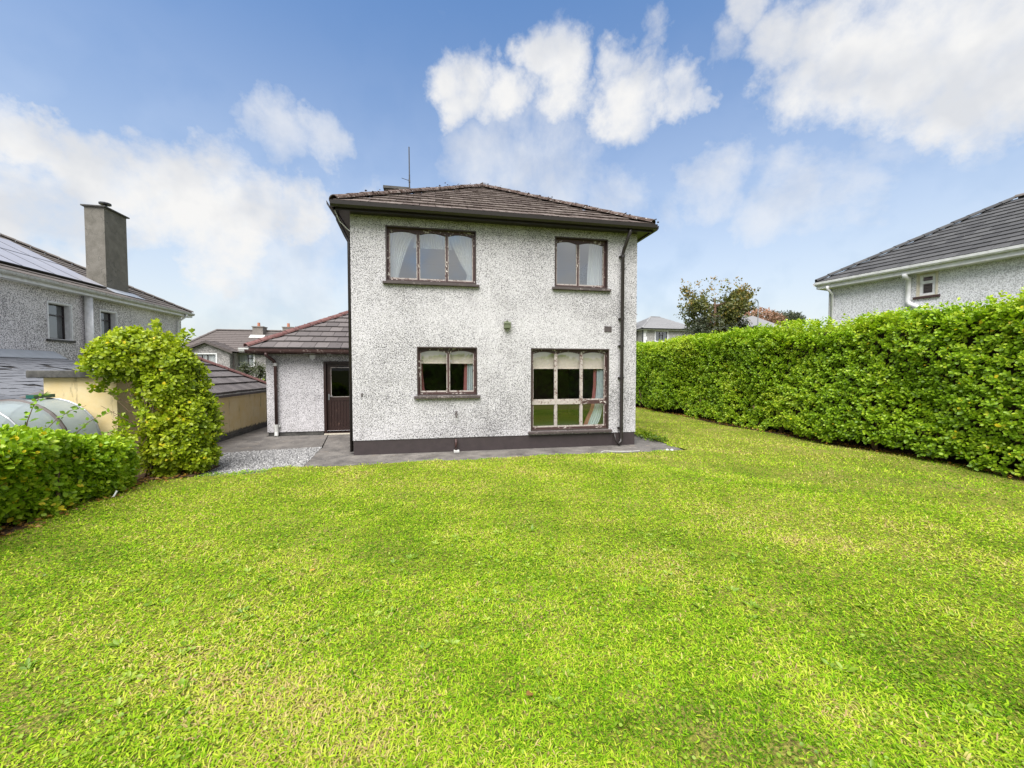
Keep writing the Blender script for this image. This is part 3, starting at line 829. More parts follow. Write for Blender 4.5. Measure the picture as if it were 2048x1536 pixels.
def old_window(house, fr, a0, a1, z0, z1, cuts, label, transom=None, glass='glass', rec=0.085):
    """peeling brown timber window with arched heads; cuts = fractions of mullions"""
    e = 0.004
    mb = MB(); fr.ring(mb, a0 + e, a1 - e, z0 + e, z1 - e, 0.022, -0.003, rec + 0.06)       # painted reveal lining
    w = obj('window', mb, 'brown_paint', house); w['label'] = label
    A0, A1, Z0, Z1 = a0 + 0.026, a1 - 0.026, z0 + 0.026, z1 - 0.026
    obj('frame', fr.ring(MB(), A0 + .001, A1 - .001, Z0 + .001, Z1 - .001, 0.042, rec, rec + 0.055), 'brown_peel', w)
    xs = [A0] + [A0 + (A1 - A0) * c for c in cuts] + [A1]
    for c in xs[1:-1]:
        obj('mullion', fr.box(MB(), c - 0.021, c + 0.021, rec + 0.004, rec + 0.05, Z0 + 0.044, Z1 - 0.044), 'pale_peel' if transom else 'brown_peel', w)
    rows = [(Z0 + 0.043, Z1 - 0.043, True)]
    if transom:
        zt = Z0 + (Z1 - Z0) * transom
        for i in range(len(xs) - 1):
            obj('transom', fr.box(MB(), (xs[i] + 0.022), (xs[i+1] - 0.022), rec - 0.006, rec + 0.048, zt - 0.045, zt + 0.045), 'pale_peel' if i != 2 else 'brown_peel', w)
        rows = [(Z0 + 0.043, zt - 0.045, False), (zt + 0.045, Z1 - 0.043, True)]
    for (r0, r1, arch) in rows:
        for i in range(len(xs) - 1):
            b0 = xs[i] + (0.043 if i == 0 else 0.022); b1 = xs[i+1] - (0.043 if i == len(xs) - 2 else 0.022)
            mb = MB(); s = 0.016
            fr.box(mb, b0, b0 + s, rec + 0.012, rec + 0.04, r0, r1); fr.box(mb, b1 - s, b1, rec + 0.012, rec + 0.04, r0, r1)
            fr.box(mb, b0 + s, b1 - s, rec + 0.010, rec + 0.042, r0, r0 + 0.03)
            obj('glazing_bead', mb, 'pale_peel', w)
            if arch: obj('arched_head', fr.head(MB(), b0 + 0.001, b1 - 0.001, r1, 0.012, 0.062, rec + 0.008, rec + 0.046), 'brown_peel', w)
            p = [fr.p(b0 + s * .5, rec + 0.03, r0), fr.p(b1 - s * .5, rec + 0.03, r0), fr.p(b1 - s * .5, rec + 0.03, r1), fr.p(b0 + s * .5, rec + 0.03, r1)]
            obj('pane', MB().quad(*p), glass, w)
    mb = MB()
    prof = [(-0.075, -0.062), (-0.075, -0.012), (0.06, 0.004), (0.06, -0.062)]
    vs = [fr.p(a, d, z0 + z) for a in (a0 - 0.06, a1 + 0.06) for d, z in prof]
    mb.add(vs, [(0, 1, 2, 3), (7, 6, 5, 4), (0, 4, 5, 1), (1, 5, 6, 2), (2, 6, 7, 3), (3, 7, 4, 0)])
    obj('sill', mb, 'sill_brown', w, bevel=0.006)
    return w

# ------------------------------------------------------------------ the house
W, HT, ZP = 6.393, 4.987, 0.306
DEPTH = 9.0
house = thing('detached_house', 'two storey white pebble dashed house with brown timber windows and tiled hip roof', 'house', (W / 2, DEPTH / 2, 0))
WINS = [(0.692, 2.592, 3.650, 4.807), (4.369, 5.658, 3.668, 4.813), (1.313, 2.606, 1.233, 2.284), (3.819, 5.710, 0.394, 2.279)]
wall('wall', 'pebble_main', house, (0, 0, 0), (1, 0, 0), (0, -1, 0), W, ZP, HT + 0.1, 0.28, WINS)
wall('wall', 'pebble_main', house, (W, 0.281, 0), (0, 1, 0), (1, 0, 0), DEPTH - 0.282, ZP, HT + 0.1, 0.28)
wall('wall', 'pebble_main', house, (0, DEPTH, 0), (0, -1, 0), (-1, 0, 0), DEPTH - 0.282, ZP, HT + 0.1, 0.28)
wall('wall', 'pebble_main', house, (W - 0.281, DEPTH, 0), (-1, 0, 0), (0, 1, 0), W - 0.562, ZP, HT + 0.1, 0.28)
mb = MB()
obj('plinth', mb.box(0.012, 0.012, -0.1, W - 0.012, DEPTH - 0.012, ZP - 0.001), 'plinth_brown', house)
# rooms behind the windows
box('floor', 'carpet', house, 0.29, 0.29, ZP + 0.002, W - 0.29, 4.2, ZP + 0.03)
box('floor', 'carpet', house, 0.29, 0.29, 2.56, W - 0.29, 4.2, 2.62)
box('ceiling', 'ceiling_white', house, 0.29, 0.29, 2.47, W - 0.29, 4.2, 2.55)
box('ceiling', 'ceiling_white', house, 0.29, 0.29, 4.90, W - 0.29, 4.2, 4.96)
box('partition', 'room_wall_brown', house, 0.29, 4.0, ZP + 0.04, W - 0.29, 4.1, 2.46)
box('partition', 'room_wall', house, 0.29, 3.3, 2.63, W - 0.29, 3.4, 4.89)
box('partition', 'room_wall_brown', house, 3.05, 0.29, ZP + 0.04, 3.15, 3.99, 2.46)
box('partition', 'room_wall', house, 3.35, 0.29, 2.63, 3.45, 3.29, 4.89)
fr = Fr((0, 0, 0), (1, 0, 0), (0, -1, 0))
old_window(house, fr, *WINS[0], (0.345, 0.672), 'upper bedroom window with three arched lights and white net curtains', glass='glass_upper')
old_window(house, fr, *WINS[1], (0.455,), 'upper window with two arched lights beside the downpipe', glass='glass_upper')
old_window(house, fr, *WINS[2], (0.515,), 'ground floor window with two lights and cream blind')
old_window(house, fr, *WINS[3], (0.322, 0.660), 'tall ground floor window with peeling pale transom', transom=0.335)

# roof: hip with a short ridge
OV = 0.25
EZ = 5.085
e0, e1 = (-OV, -OV), (W + OV, DEPTH + OV)
PK = (3.12, 3.40, 7.24); PK2 = (3.12, DEPTH - 3.40, 7.24)
roof = obj('roof', MB().add([(e0[0], e0[1], EZ), (e1[0], e0[1], EZ), (e1[0], e1[1], EZ), (e0[0], e1[1], EZ), PK, PK2],
           [(0, 1, 4), (1, 2, 5, 4), (2, 3, 5), (3, 0, 4, 5), (3, 2, 1, 0)]), 'deck_dark', house)
roof_face(roof, [(e0[0], e0[1], EZ), (e1[0], e0[1], EZ), PK], 'tile_main', 0.33, 0.335, seed=11, budget=300, th=0.036, jitter=1.6)
roof_face(roof, [(e1[0], e0[1], EZ), (e1[0], e1[1], EZ), PK2, PK], 'tile_main', 0.33, 0.335, seed=12, budget=0, th=0.026)
roof_face(roof, [(e0[0], e1[1], EZ), (e0[0], e0[1], EZ), PK, PK2], 'tile_main', 0.33, 0.335, seed=13, budget=0, th=0.026)
up = Vector((0, 0, 0.045))
ridge_caps(roof, Vector((e0[0], e0[1], EZ)) + up, Vector(PK) + up, 'hip_main', 0.36, 0.12, seed=1)
ridge_caps(roof, Vector((e1[0], e0[1], EZ)) + up, Vector(PK) + up, 'hip_main', 0.36, 0.12, seed=2)
ridge_caps(roof, Vector(PK) + up, Vector(PK2) + up, 'hip_main', 0.40, 0.12, seed=3)
# moss cushions and lichen lumps along the hips
def moss(parent, lines, count, mat, seed, spread=0.10, size=(0.012, 0.035)):
    r = np.random.default_rng(seed); vs = []; fs = []
    for k in range(count):
        a, b = lines[r.integers(len(lines))]; t = r.random(); c = np.array(a) * (1 - t) + np.array(b) * t + r.normal(0, spread, 3) * (1, 1, 0.15) + np.array([0, 0, 0.05])
        s = r.uniform(*size); base = len(vs)
        for q in ((1,0,0),(0,1,0),(-1,0,0),(0,-1,0),(0,0,.7),(0,0,-.6)):
            vs.append(tuple(c + np.array(q) * s * r.uniform(0.7, 1.3)))
        fs += [tuple(base + i for i in f) for f in ((0,1,4),(1,2,4),(2,3,4),(3,0,4),(1,0,5),(2,1,5),(3,2,5),(0,3,5))]
    o = link('moss', mesh_from('moss', vs, fs), mat, parent); o['kind'] = 'stuff'
HL = [((e0[0], e0[1], EZ + 0.06), (PK[0], PK[1], PK[2] + 0.07)), ((e1[0], e0[1], EZ + 0.06), (PK[0], PK[1], PK[2] + 0.07))]
moss(roof, HL, 420, 'hip_main', 21, 0.07)
# eaves: soffit, fascia, gutter
mb = MB()
soff = EZ - 0.085
obj('soffit', mb.box(e0[0] + .02, e0[1] + .02, soff - 0.02, e1[0] - .02, e1[1] - .02, soff), 'brown_gutter', house)
for a, b, nm in (((e0[0], e0[1], EZ), (e1[0], e0[1], EZ), (0, -1, 0)), ((e1[0], e0[1], EZ), (e1[0], e1[1], EZ), (1, 0, 0)), ((e0[0], e1[1], EZ), (e0[0], e0[1], EZ), (-1, 0, 0))):
    obj('fascia', MB().sweep([(-0.025, -0.13), (0.0, -0.13), (0.0, -0.005), (-0.025, -0.005)], a, b, nm), 'brown_gutter', house)
    A = np.array(a, float); B = np.array(b, float); dd = (B - A) / np.linalg.norm(B - A)
    obj('gutter', MB().sweep(GUTTER, A - dd * 0.05 + np.array([0, 0, 0.012]) + np.array(nm) * 0.003, B + dd * 0.05 + np.array([0, 0, 0.012]) + np.array(nm) * 0.003, nm), 'brown_gutter', house)
# downpipe on the right of the rear wall
px = 6.01
obj('downpipe', MB().tube([(px + 0.06, -0.27, EZ - 0.08), (px + 0.06, -0.27, EZ - 0.17), (px + 0.03, -0.22, EZ - 0.30), (px - 0.01, -0.14, EZ - 0.50), (px - 0.02, -0.085, EZ - 0.60), (px - 0.02, -0.085, 0.20), (px - 0.04, -0.10, 0.10), (px - 0.12, -0.14, 0.05)], 0.040, 12), 'brown_gutter', house, smooth=True)
for z in (4.42, 2.98, 2.35, 1.6, 0.42):
    obj('pipe_bracket', MB().tube([(px - 0.02, -0.085, z - 0.025), (px - 0.02, -0.085, z + 0.025)], 0.050, 12).box(px - 0.085, -0.05, z - 0.018, px + 0.045, 0.001, z + 0.018), 'brown_gutter', house)
obj('waste_pipe', MB().tube([(px - 0.18, -0.02, 0.30), (px - 0.18, -0.09, 0.24), (px - 0.17, -0.11, 0.12), (px - 0.10, -0.13, 0.05)], 0.022, 8), 'brown_gutter', house, smooth=True)
# downpipe on the side wall by the left corner
obj('downpipe', MB().tube([(-0.27, 0.10, EZ - 0.09), (-0.26, 0.12, EZ - 0.2), (-0.12, 0.16, EZ - 0.50), (-0.055, 0.16, EZ - 0.62), (-0.055, 0.16, 0.05)], 0.036, 10), 'brown_gutter', house, smooth=True)
obj('cable', MB().tube([(-0.25, -0.22, EZ - 0.12), (-0.20, -0.18, EZ - 0.24), (-0.18, -0.10, EZ - 0.30), (-0.05, -0.02, EZ - 0.42), (0.0, -0.012, EZ - 0.46)], 0.010, 6), 'white_dirty', house)
# wall fittings
lm = obj('floodlight', MB().box(3.20, -0.10, 2.71, 3.34, -0.002, 2.81).add([(3.19, -0.115, 2.81), (3.35, -0.115, 2.81), (3.35, -0.001, 2.86), (3.19, -0.001, 2.86)], [(0, 1, 2, 3)]).box(3.25, -0.075, 2.65, 3.29, -0.03, 2.709).box(3.25, -0.06, 2.83, 3.29, -0.02, 2.88), 'mossy_green', house)
vent = obj('wall_vent', MB().box(5.58, -0.012, 2.675, 5.76, 0.0, 2.685).box(5.58, -0.012, 2.795, 5.76, 0.0, 2.805).box(5.58, -0.012, 2.685, 5.59, 0.0, 2.795).box(5.75, -0.012, 2.685, 5.76, 0.0, 2.795).box(5.59, -0.003, 2.685, 5.75, 0.001, 2.795), 'vent_brown', house)
for k in range(6):
    z = 2.692 + k * 0.0175
    obj('vent_slat', MB().add([(5.592, -0.012, z), (5.748, -0.012, z), (5.748, -0.004, z + 0.012), (5.592, -0.004, z + 0.012), (5.592, -0.010, z + 0.001), (5.748, -0.010, z + 0.001), (5.748, -0.002, z + 0.013), (5.592, -0.002, z + 0.013)], [(0,1,2,3),(7,6,5,4),(0,4,5,1),(2,6,7,3)]), 'vent_brown', vent)
tap = obj('garden_tap', MB().tube([(2.14, 0.0, 0.83), (2.14, -0.08, 0.83), (2.14, -0.105, 0.80), (2.13, -0.11, 0.75)], 0.014, 8).tube([(2.14, -0.055, 0.83), (2.14, -0.055, 0.875)], 0.009, 6).box(2.105, -0.062, 0.872, 2.175, -0.048, 0.888).tube([(2.14, -0.012, 0.83), (2.14, 0.0, 0.83)], 0.028, 8), 'vent_brown', house, smooth=False)
obj('outlet_pipe', MB().tube([(2.13, 0.02, 0.25), (2.13, -0.06, 0.25), (2.13, -0.08, 0.22), (2.13, -0.08, 0.05)], 0.027, 10), 'red_brown', house, smooth=True)
obj('pipe_shoe', MB().box(2.08, -0.13, -0.002, 2.20, -0.03, 0.045), 'white_dirty', house, bevel=0.006)
obj('wall_hook', MB().tube([(0.19, 0.0, 1.29), (0.19, -0.03, 1.29), (0.19, -0.035, 1.25)], 0.009, 6).box(0.175, -0.006, 1.22, 0.205, 0.0, 1.30), 'vent_brown', house)
# chimney stack behind the left hip and the aerial
ch = obj('chimney', MB().box(0.22, 4.55, 5.3, 0.86, 5.15, 7.50), 'chimney_render', house)
box('chimney_cap', 'coping', ch, 0.14, 4.47, 7.50, 0.94, 5.23, 7.58)
obj('chimney_pot', MB().tube([(0.62, 4.85, 7.58), (0.62, 4.85, 7.62)], [0.12, 0.10], 10), 'terracotta', ch)
ae = obj('aerial', MB().tube([(0.97, 4.0, 6.0), (0.97, 4.0, 7.75)], 0.022, 6).tube([(0.97, 4.0, 7.6), (0.965, 4.0, 8.58)], 0.018, 6).box(0.945, 3.97, 7.52, 0.995, 4.03, 7.60).tube([(0.97, 4.0, 7.57), (0.74, 4.0, 7.63)], 0.008, 5).tube([(0.97, 4.0, 7.55), (1.12, 4.0, 6.2)], 0.005, 5), 'black_metal', house)

# ------------------------------------------------------------------ annex
AY, AX, AZ = 3.0, -2.75, 2.25
annex = obj('annex_plinth', MB().box(AX + 0.02, AY + 0.02, -0.1, -1.34, AY + 0.25, 0.10).box(-0.40, AY + 0.02, -0.1, -0.002, AY + 0.25, 0.10), 'coping', house)
wall('annex_wall', 'pebble_annex', house, (AX, AY, 0), (1, 0, 0), (0, -1, 0), -AX - 0.003, 0.10, AZ + 0.02, 0.25, [(1.43, 2.33, 0.10001, 2.03)])
wall('annex_wall', 'pebble_annex', house, (AX, 8.4, 0), (0, -1, 0), (-1, 0, 0), 8.4 - AY - 0.251, 0.0, AZ + 0.02, 0.25)
obj('annex_partition', MB().box(AX + 0.26, 4.6, 0.0, -0.01, 4.7, AZ), 'deck_dark', house)
obj('annex_floor', MB().box(AX + 0.26, AY + 0.26, -0.1, -0.01, 4.59, 0.04), 'carpet', house)
obj('annex_ceiling', MB().box(AX + 0.26, AY + 0.26, AZ - 0.05, -0.01, 4.59, AZ), 'room_wall_brown', house)
fa = Fr((AX, AY, 0), (1, 0, 0), (0, -1, 0))
door = obj('door', fa.ring(MB(), 1.434, 2.326, 0.03, 2.026, 0.06, -0.004, 0.14, 0.03), 'door_brown', house)
door['label'] = 'dark brown back door with glazed top half'
da, db = 1.50, 2.26
obj('door_stile', fa.box(MB(), da, da + 0.10, 0.08, 0.125, 0.075, 1.96), 'door_brown', door)
obj('door_stile', fa.box(MB(), db - 0.10, db, 0.08, 0.125, 0.075, 1.96), 'door_brown', door)
obj('door_rail', fa.box(MB(), da + .101, db - .101, 0.082, 0.123, 0.075, 0.21), 'door_brown', door)
obj('door_rail', fa.box(MB(), da + .101, db - .101, 0.082, 0.123, 0.93, 1.03), 'door_brown', door)
obj('arched_head', fa.head(MB(), da + .101, db - .101, 1.96, 0.07, 0.13, 0.082, 0.123), 'door_brown', door)
obj('glazing_bead', fa.ring(MB(), da + .102, db - .102, 1.031, 1.86, 0.014, 0.075, 0.09), 'pale_peel', door)
obj('pane', MB().quad(*[fa.p(a, 0.10, z) for a, z in ((da + .1, 1.03), (db - .1, 1.03), (db - .1, 1.9), (da + .1, 1.9))]), 'glass_door', door)
for k in range(7):
    b0 = da + 0.102 + k * (db - da - 0.204) / 7
    obj('board', fa.box(MB(), b0 + 0.003, b0 + (db - da - 0.204) / 7 - 0.003, 0.092, 0.115, 0.211, 0.929), 'door_brown', door)
obj('kick_rail', fa.box(MB(), da + 0.03, db - 0.03, 0.045, 0.082, 0.10, 0.135), 'door_brown', door)
obj('threshold', fa.box(MB(), 1.44, 2.32, -0.05, 0.14, 0.0, 0.029), 'cream_surround', door)
obj('handle', fa.box(MB(), da + 0.03, da + 0.06, 0.072, 0.08, 0.95, 1.12).tube([fa.p(da + 0.045, 0.04, 1.06), fa.p(da + 0.15, 0.04, 1.06)], 0.008, 6), 'grey_metal', door)
# annex roof: single hip leaning on the house
AEZ = 2.335; ax0, ay0 = AX - 0.35, AY - 0.28; TP = math.tan(R(30)); tt = -ax0 - 0.004
pk = (-0.004, ay0 + tt, AEZ + tt * TP)
far = 8.7
aroof = obj('annex_roof', MB().add([(ax0, ay0, AEZ), (-0.004, ay0, AEZ), pk, (-0.004, far, pk[2]), (ax0, far, AEZ)], [(0, 1, 2), (0, 2, 3, 4), (4, 3, 2, 1, 0)]), 'deck_dark', house)
roof_face(aroof, [(ax0, ay0, AEZ), (-0.004, ay0, AEZ), pk], 'tile_annex', 0.33, 0.335, seed=31, th=0.040, jitter=0.8)
roof_face(aroof, [(ax0, far, AEZ), (ax0, ay0, AEZ), pk, (-0.004, far, pk[2])], 'tile_annex', 0.33, 0.335, seed=32, budget=0, th=0.024)
ridge_caps(aroof, Vector((ax0, ay0, AEZ + 0.04)), Vector(pk) + Vector((0, 0, 0.04)), 'hip_red', 0.36, 0.115, seed=5)
moss(aroof, [((ax0, ay0, AEZ + 0.07), (pk[0], pk[1], pk[2] + 0.07))], 90, 'hip_red', 22, 0.04, (0.012, 0.028))
obj('annex_soffit', MB().box(ax0 + .02, ay0 + .02, AEZ - 0.10, -0.01, AY - 0.003, AEZ - 0.085).box(ax0 + .02, AY - 0.003, AEZ - 0.10, AX - 0.003, far, AEZ - 0.085), 'red_brown', house)
obj('annex_fascia', MB().sweep([(-0.02, -0.13), (0, -0.13), (0, 0), (-0.02, 0)], (ax0, ay0, AEZ), (-0.01, ay0, AEZ), (0, -1, 0)), 'red_brown', house)
obj('annex_fascia', MB().sweep([(-0.02, -0.13), (0, -0.13), (0, 0), (-0.02, 0)], (ax0, far, AEZ), (ax0, ay0, AEZ), (-1, 0, 0)), 'red_brown', house)
obj('annex_gutter', MB().sweep(GUTTER, (ax0 + 0.0, ay0 - 0.003, AEZ + 0.005), (-0.03, ay0 - 0.003, AEZ - 0.005), (0, -1, 0)), 'red_brown', house)
obj('gutter_end', MB().sweep(GUTTER, (ax0 - 0.13, ay0 - 0.003, AEZ + 0.012), (ax0 - 0.001, ay0 - 0.003, AEZ + 0.012), (0, -1, 0)).box(ax0 - 0.14, ay0 - 0.13, AEZ - 0.02, ax0 + 0.10, ay0 - 0.001, AEZ + 0.021), 'white_dirty', house)
ap = -2.50
obj('annex_downpipe', MB().tube([(ap - 0.12, ay0 - 0.06, AEZ - 0.10), (ap - 0.12, ay0 - 0.06, AEZ - 0.16), (ap - 0.03, AY - 0.10, AEZ - 0.30), (ap, AY - 0.065, AEZ - 0.37), (ap, AY - 0.065, 0.30)], 0.042, 12), 'red_brown', house, smooth=True)
obj('pipe_shoe', MB().tube([(ap, AY - 0.065, 0.32), (ap, AY - 0.07, 0.12), (ap + 0.01, AY - 0.11, 0.03), (ap + 0.01, AY - 0.15, 0.0)], 0.05, 12).box(ap - 0.085, AY - 0.045, 0.24, ap + 0.085, AY - 0.003, 0.30), 'white_dirty', house)
obj('pipe_socket', MB().tube([(ap, AY - 0.065, AEZ - 0.44), (ap, AY - 0.065, AEZ - 0.36)], 0.050, 12), 'white_dirty', house)
obj('sensor_light', MB().box(-1.64, AY - 0.10, 2.09, -1.50, AY - 0.003, 2.20).tube([(-1.57, AY - 0.06, 2.09), (-1.57, AY - 0.07, 2.05)], 0.03, 8), 'white_paint', house, bevel=0.008)
obj('eave_patch', MB().box(-1.72, ay0 - 0.02, AEZ - 0.125, -1.45, ay0 - 0.005, AEZ - 0.11).box(-1.15, ay0 - 0.02, AEZ - 0.128, -1.05, ay0 - 0.005, AEZ - 0.113), 'white_dirty', house)

# ------------------------------------------------------------------ curtains and blinds (hang inside, things of their own)
def curtain(label, mat, edges, z0, z1, y, folds, amp, group=None, name='curtain', rows=14):
    """edges: [(t, xa, xb)] width at height fraction t from the top; pleated sheet"""
    ts = [e[0] for e in edges]; n = folds * 6; vs = []; fs = []
    for i in range(rows + 1):
        t = i / rows; xa = np.interp(t, ts, [e[1] for e in edges]); xb = np.interp(t, ts, [e[2] for e in edges])
        for k in range(n + 1):
            s = k / n; ph = s * folds * 2 * math.pi
            vs.append((xa + (xb - xa) * (s + 0.012 * math.sin(ph * 1.7 + t * 3)), y + amp * math.sin(ph + 0.6 * math.sin(t * 4)) * (0.5 + 0.5 * abs(math.sin(s * 9))) + 0.01 * math.sin(s * 5 + t), z1 + (z0 - z1) * t))
    for i in range(rows):
        for k in range(n): a = i * (n + 1) + k; fs.append((a, a + 1, a + n + 2, a + n + 1))
    o = link(name, mesh_from(name, vs, fs), mat, None, True)
    return tag(o, label, 'curtain', group)
yc = 0.25
a0, a1, z0, z1 = WINS[0]
curtain('white net curtain tied back beside the house corner in the upper triple window', 'net_white', [(0, a0 + .03, a0 + .62), (.25, a0 + .03, a0 + .47), (.6, a0 + .03, a0 + .33), (1, a0 + .03, a0 + .20)], z0 + .02, z1 - .02, yc, 8, 0.022)
curtain('white net curtain with low tieback, farther from the corner, upper triple window', 'net_white', [(0, a1 - .60, a1 - .03), (.25, a1 - .50, a1 - .03), (.55, a1 - .34, a1 - .03), (.78, a1 - .18, a1 - .03), (1, a1 - .24, a1 - .03)], z0 + .02, z1 - .02, yc, 8, 0.022)
curtain('short white net valance across the top of the upper triple window', 'net_white', [(0, a0 + .60, a1 - .58), (1, a0 + .55, a1 - .53)], z1 - .36, z1 - .02, yc + .03, 14, 0.018)
a0, a1, z0, z1 = WINS[1]
curtain('white curtain hanging straight in the small upper window by the downpipe', 'net_white', [(0, a1 - .36, a1 - .04), (.5, a1 - .40, a1 - .04), (1, a1 - .42, a1 - .04)], z0 + .02, z1 - .02, yc, 6, 0.025)
a0, a1, z0, z1 = WINS[2]
curtain('dull red curtain at the far left edge inside the small ground floor window', 'curtain_red', [(0, a0 + .03, a0 + .10), (.5, a0 + .03, a0 + .11), (1, a0 + .03, a0 + .16)], z0 + .02, z1 - .05, yc, 3, 0.02)
curtain('pale blue white lining curtain inside the small ground floor window', 'curtain_pale', [(0, a1 - .20, a1 - .04), (1, a1 - .22, a1 - .04)], z0 + .02, z1 - .05, yc, 4, 0.02)
curtain('narrow red curtain edge beside the pale lining in the small ground floor window', 'curtain_red', [(0, a1 - .25, a1 - .19), (1, a1 - .29, a1 - .21)], z0 + .02, z1 - .05, yc + .02, 2, 0.015)
a0, a1, z0, z1 = WINS[3]
curtain('pale curtain gathered at the downpipe side of the tall peeling window', 'curtain_pale', [(0, a1 - .20, a1 - .04), (.45, a1 - .20, a1 - .04), (.7, a1 - .24, a1 - .04), (.9, a1 - .40, a1 - .10), (1, a1 - .46, a1 - .22)], z0 + .03, z1 - .05, yc, 5, 0.025)
curtain('red curtain drooping beside the pale one in the tall peeling window', 'curtain_red', [(0, a1 - .28, a1 - .21), (.45, a1 - .28, a1 - .21), (.75, a1 - .34, a1 - .25), (.9, a1 - .48, a1 - .38), (1, a1 - .54, a1 - .44)], z0 + .03, z1 - .05, yc + .02, 2, 0.02)
def blind(label, x0, x1, z0, z1, y):
    t = thing('roller_blind', label, 'blind', ((x0 + x1) / 2, y, z0))
    n = 30; vs = []; fs = []
    for i in range(7):
        for k in range(n + 1):
            s = k / n; vs.append((x0 + (x1 - x0) * s, y + 0.006 * math.sin(s * 14 + i) * (i / 6), z1 + (z0 - z1) * i / 6))
    for i in range(6):
        for k in range(n): a = i * (n + 1) + k; fs.append((a, a + 1, a + n + 2, a + n + 1))
    link('fabric', mesh_from('fabric', vs, fs), 'blind_cream', t, True)
    obj('bottom_bar', MB().tube([(x0, y, z0), (x1, y, z0)], 0.012, 8), 'blind_cream', t)
    obj('roller', MB().tube([(x0, y + 0.03, z1), (x1, y + 0.03, z1)], 0.025, 8), 'white_paint', t)
a0, a1, z0, z1 = WINS[2]; blind('cream roller blind pulled a third down in the small ground floor window', a0 + .03, a1 - .03, z1 - .35, z1 - .03, 0.205)
a0, a1, z0, z1 = WINS[3]; blind('cream roller blind pulled a quarter down in the tall peeling window', a0 + .03, a1 - .03, z1 - .46, z1 - .03, 0.205)

# ------------------------------------------------------------------ generic modern window for the neighbours
def simple_window(parent, fr, a0, a1, z0, z1, frame_mat, label=None, surround=None, cuts=(), fan=None, rec=0.10, sillmat='sill_brown', curtain_mat=None, fw=0.05, sill=True, back=0.22, swid=0.09):
    w = obj('window', fr.ring(MB(), a0 + .005, a1 - .005, z0 + .005, z1 - .005, fw, rec, rec + 0.05), frame_mat, parent)
    if label: w['label'] = label
    xs = [a0 + fw] + [a0 + (a1 - a0) * c for c in cuts] + [a1 - fw]
    for c in xs[1:-1]:
        obj('mullion', fr.box(MB(), c - fw / 2, c + fw / 2, rec + .003, rec + .047, z0 + fw, z1 - fw), frame_mat, w)
    if fan:
        i, f = fan; zt = z0 + (z1 - z0) * f
        obj('transom', fr.box(MB(), xs[i] + (fw / 2 if i else 0), xs[i+1] - (fw / 2 if i + 1 < len(xs) - 1 else 0), rec - .012, rec + .045, zt - fw / 2, zt + fw / 2), frame_mat, w)
    for i in range(len(xs) - 1):
        obj('pane', MB().quad(*[fr.p(a, rec + .025, z) for a, z in ((xs[i], z0 + fw), (xs[i+1], z0 + fw), (xs[i+1], z1 - fw), (xs[i], z1 - fw))]), 'glass', w)
    if surround:
        s = swid
        mb = MB(); fr.box(mb, a0 - s, a0 - .001, -0.025, 0.05, z0, z1 + s); fr.box(mb, a1 + .001, a1 + s, -0.025, 0.05, z0, z1 + s); fr.box(mb, a0 - .001, a1 + .001, -0.023, 0.05, z1 + .001, z1 + s)
        obj('surround', mb, surround, w)
        obj('reveal', fr.ring(MB(), a0 + .001, a1 - .001, z0 + .001, z1 - .001, 0.02, 0.0, rec - .002), surround, w)
    if sill: obj('sill', fr.box(MB(), a0 - .10, a1 + .10, -0.06, 0.06, z0 - 0.07, z0 - .001), sillmat, w)
    if curtain_mat:
        n = 26; vs = []; fs = []
        for k in range(n + 1):
            s = k / n
            for z in (z0 + fw, z1 - fw): vs.append(fr.p(a0 + .03 + (a1 - a0 - .06) * s, rec + .10 + .02 * math.sin(k * 1.4), z))
        fs = [(2*k, 2*k+2, 2*k+3, 2*k+1) for k in range(n)]
        obj('net_curtain', MB().add(vs, fs), curtain_mat, w)
    obj('dark_room', fr.box(MB(), a0 + .01, a1 - .01, back + .03, back + .06, z0 + .01, z1 - .01), 'dim_room', w)
    return w

def eaves(house, a, b, nm, fmat, gmat, drop=0.17, gut=True):
    obj('fascia', MB().sweep([(-0.025, -drop), (0, -drop), (0, -0.004), (-0.025, -0.004)], a, b, nm), fmat, house)
    if gut: obj('gutter', MB().sweep(GUTTER, np.array(a) + np.array(nm) * .003 + np.array([0, 0, .012]), np.array(b) + np.array(nm) * .003 + np.array([0, 0, .012]), nm), gmat, house)

# ------------------------------------------------------------------ neighbour on the left
GL = -1.0
lh = thing('neighbour_house', 'grey pebble dashed neighbour house with tall chimney, solar panels and white gutter', 'house', (-15, 5, GL))
LX, LY0, LY1 = -11.0, -6.0, 14.55
fl = Fr((LX, 0, 0), (0, 1, 0), (1, 0, 0))
lw = [(7.37, 8.22, 2.83, 4.06), (9.51, 10.28, 3.05, 4.09)]
wall('wall', 'pebble_left', lh, (LX, LY0, 0), (0, 1, 0), (1, 0, 0), LY1 - LY0, GL - .3, 4.62, 0.25, [(a - LY0, b - LY0, c, d) for a, b, c, d in lw])
wall('wall', 'pebble_left', lh, (LX - 0.251, LY1, 0), (-1, 0, 0), (0, 1, 0), 8.0, GL - .3, 4.62, 0.25)
for k, (a, b, c, d) in enumerate(lw):
    simple_window(lh, fl, a, b, c, d, 'dark_frame', None, 'white_paint', (), (0, 0.68), rec=0.17, sillmat='coping', curtain_mat='curtain_pale' if k else None, swid=0.045)
EZL, EXL, EYL = 4.70, -10.68, 14.92
tpL = math.tan(R(28)); hw = 4.6
pk1 = (EXL - hw, EYL - hw, EZL + hw * tpL); pk0 = (EXL - hw, -7 + hw, EZL + hw * tpL)
lroof = obj('roof', MB().add([(EXL, -7, EZL), (EXL, EYL, EZL), (EXL - 2*hw, EYL, EZL), (EXL - 2*hw, -7, EZL), pk0, pk1], [(0, 1, 5, 4), (1, 2, 5), (2, 3, 4, 5), (3, 0, 4), (3, 2, 1, 0)]), 'deck_dark', lh)
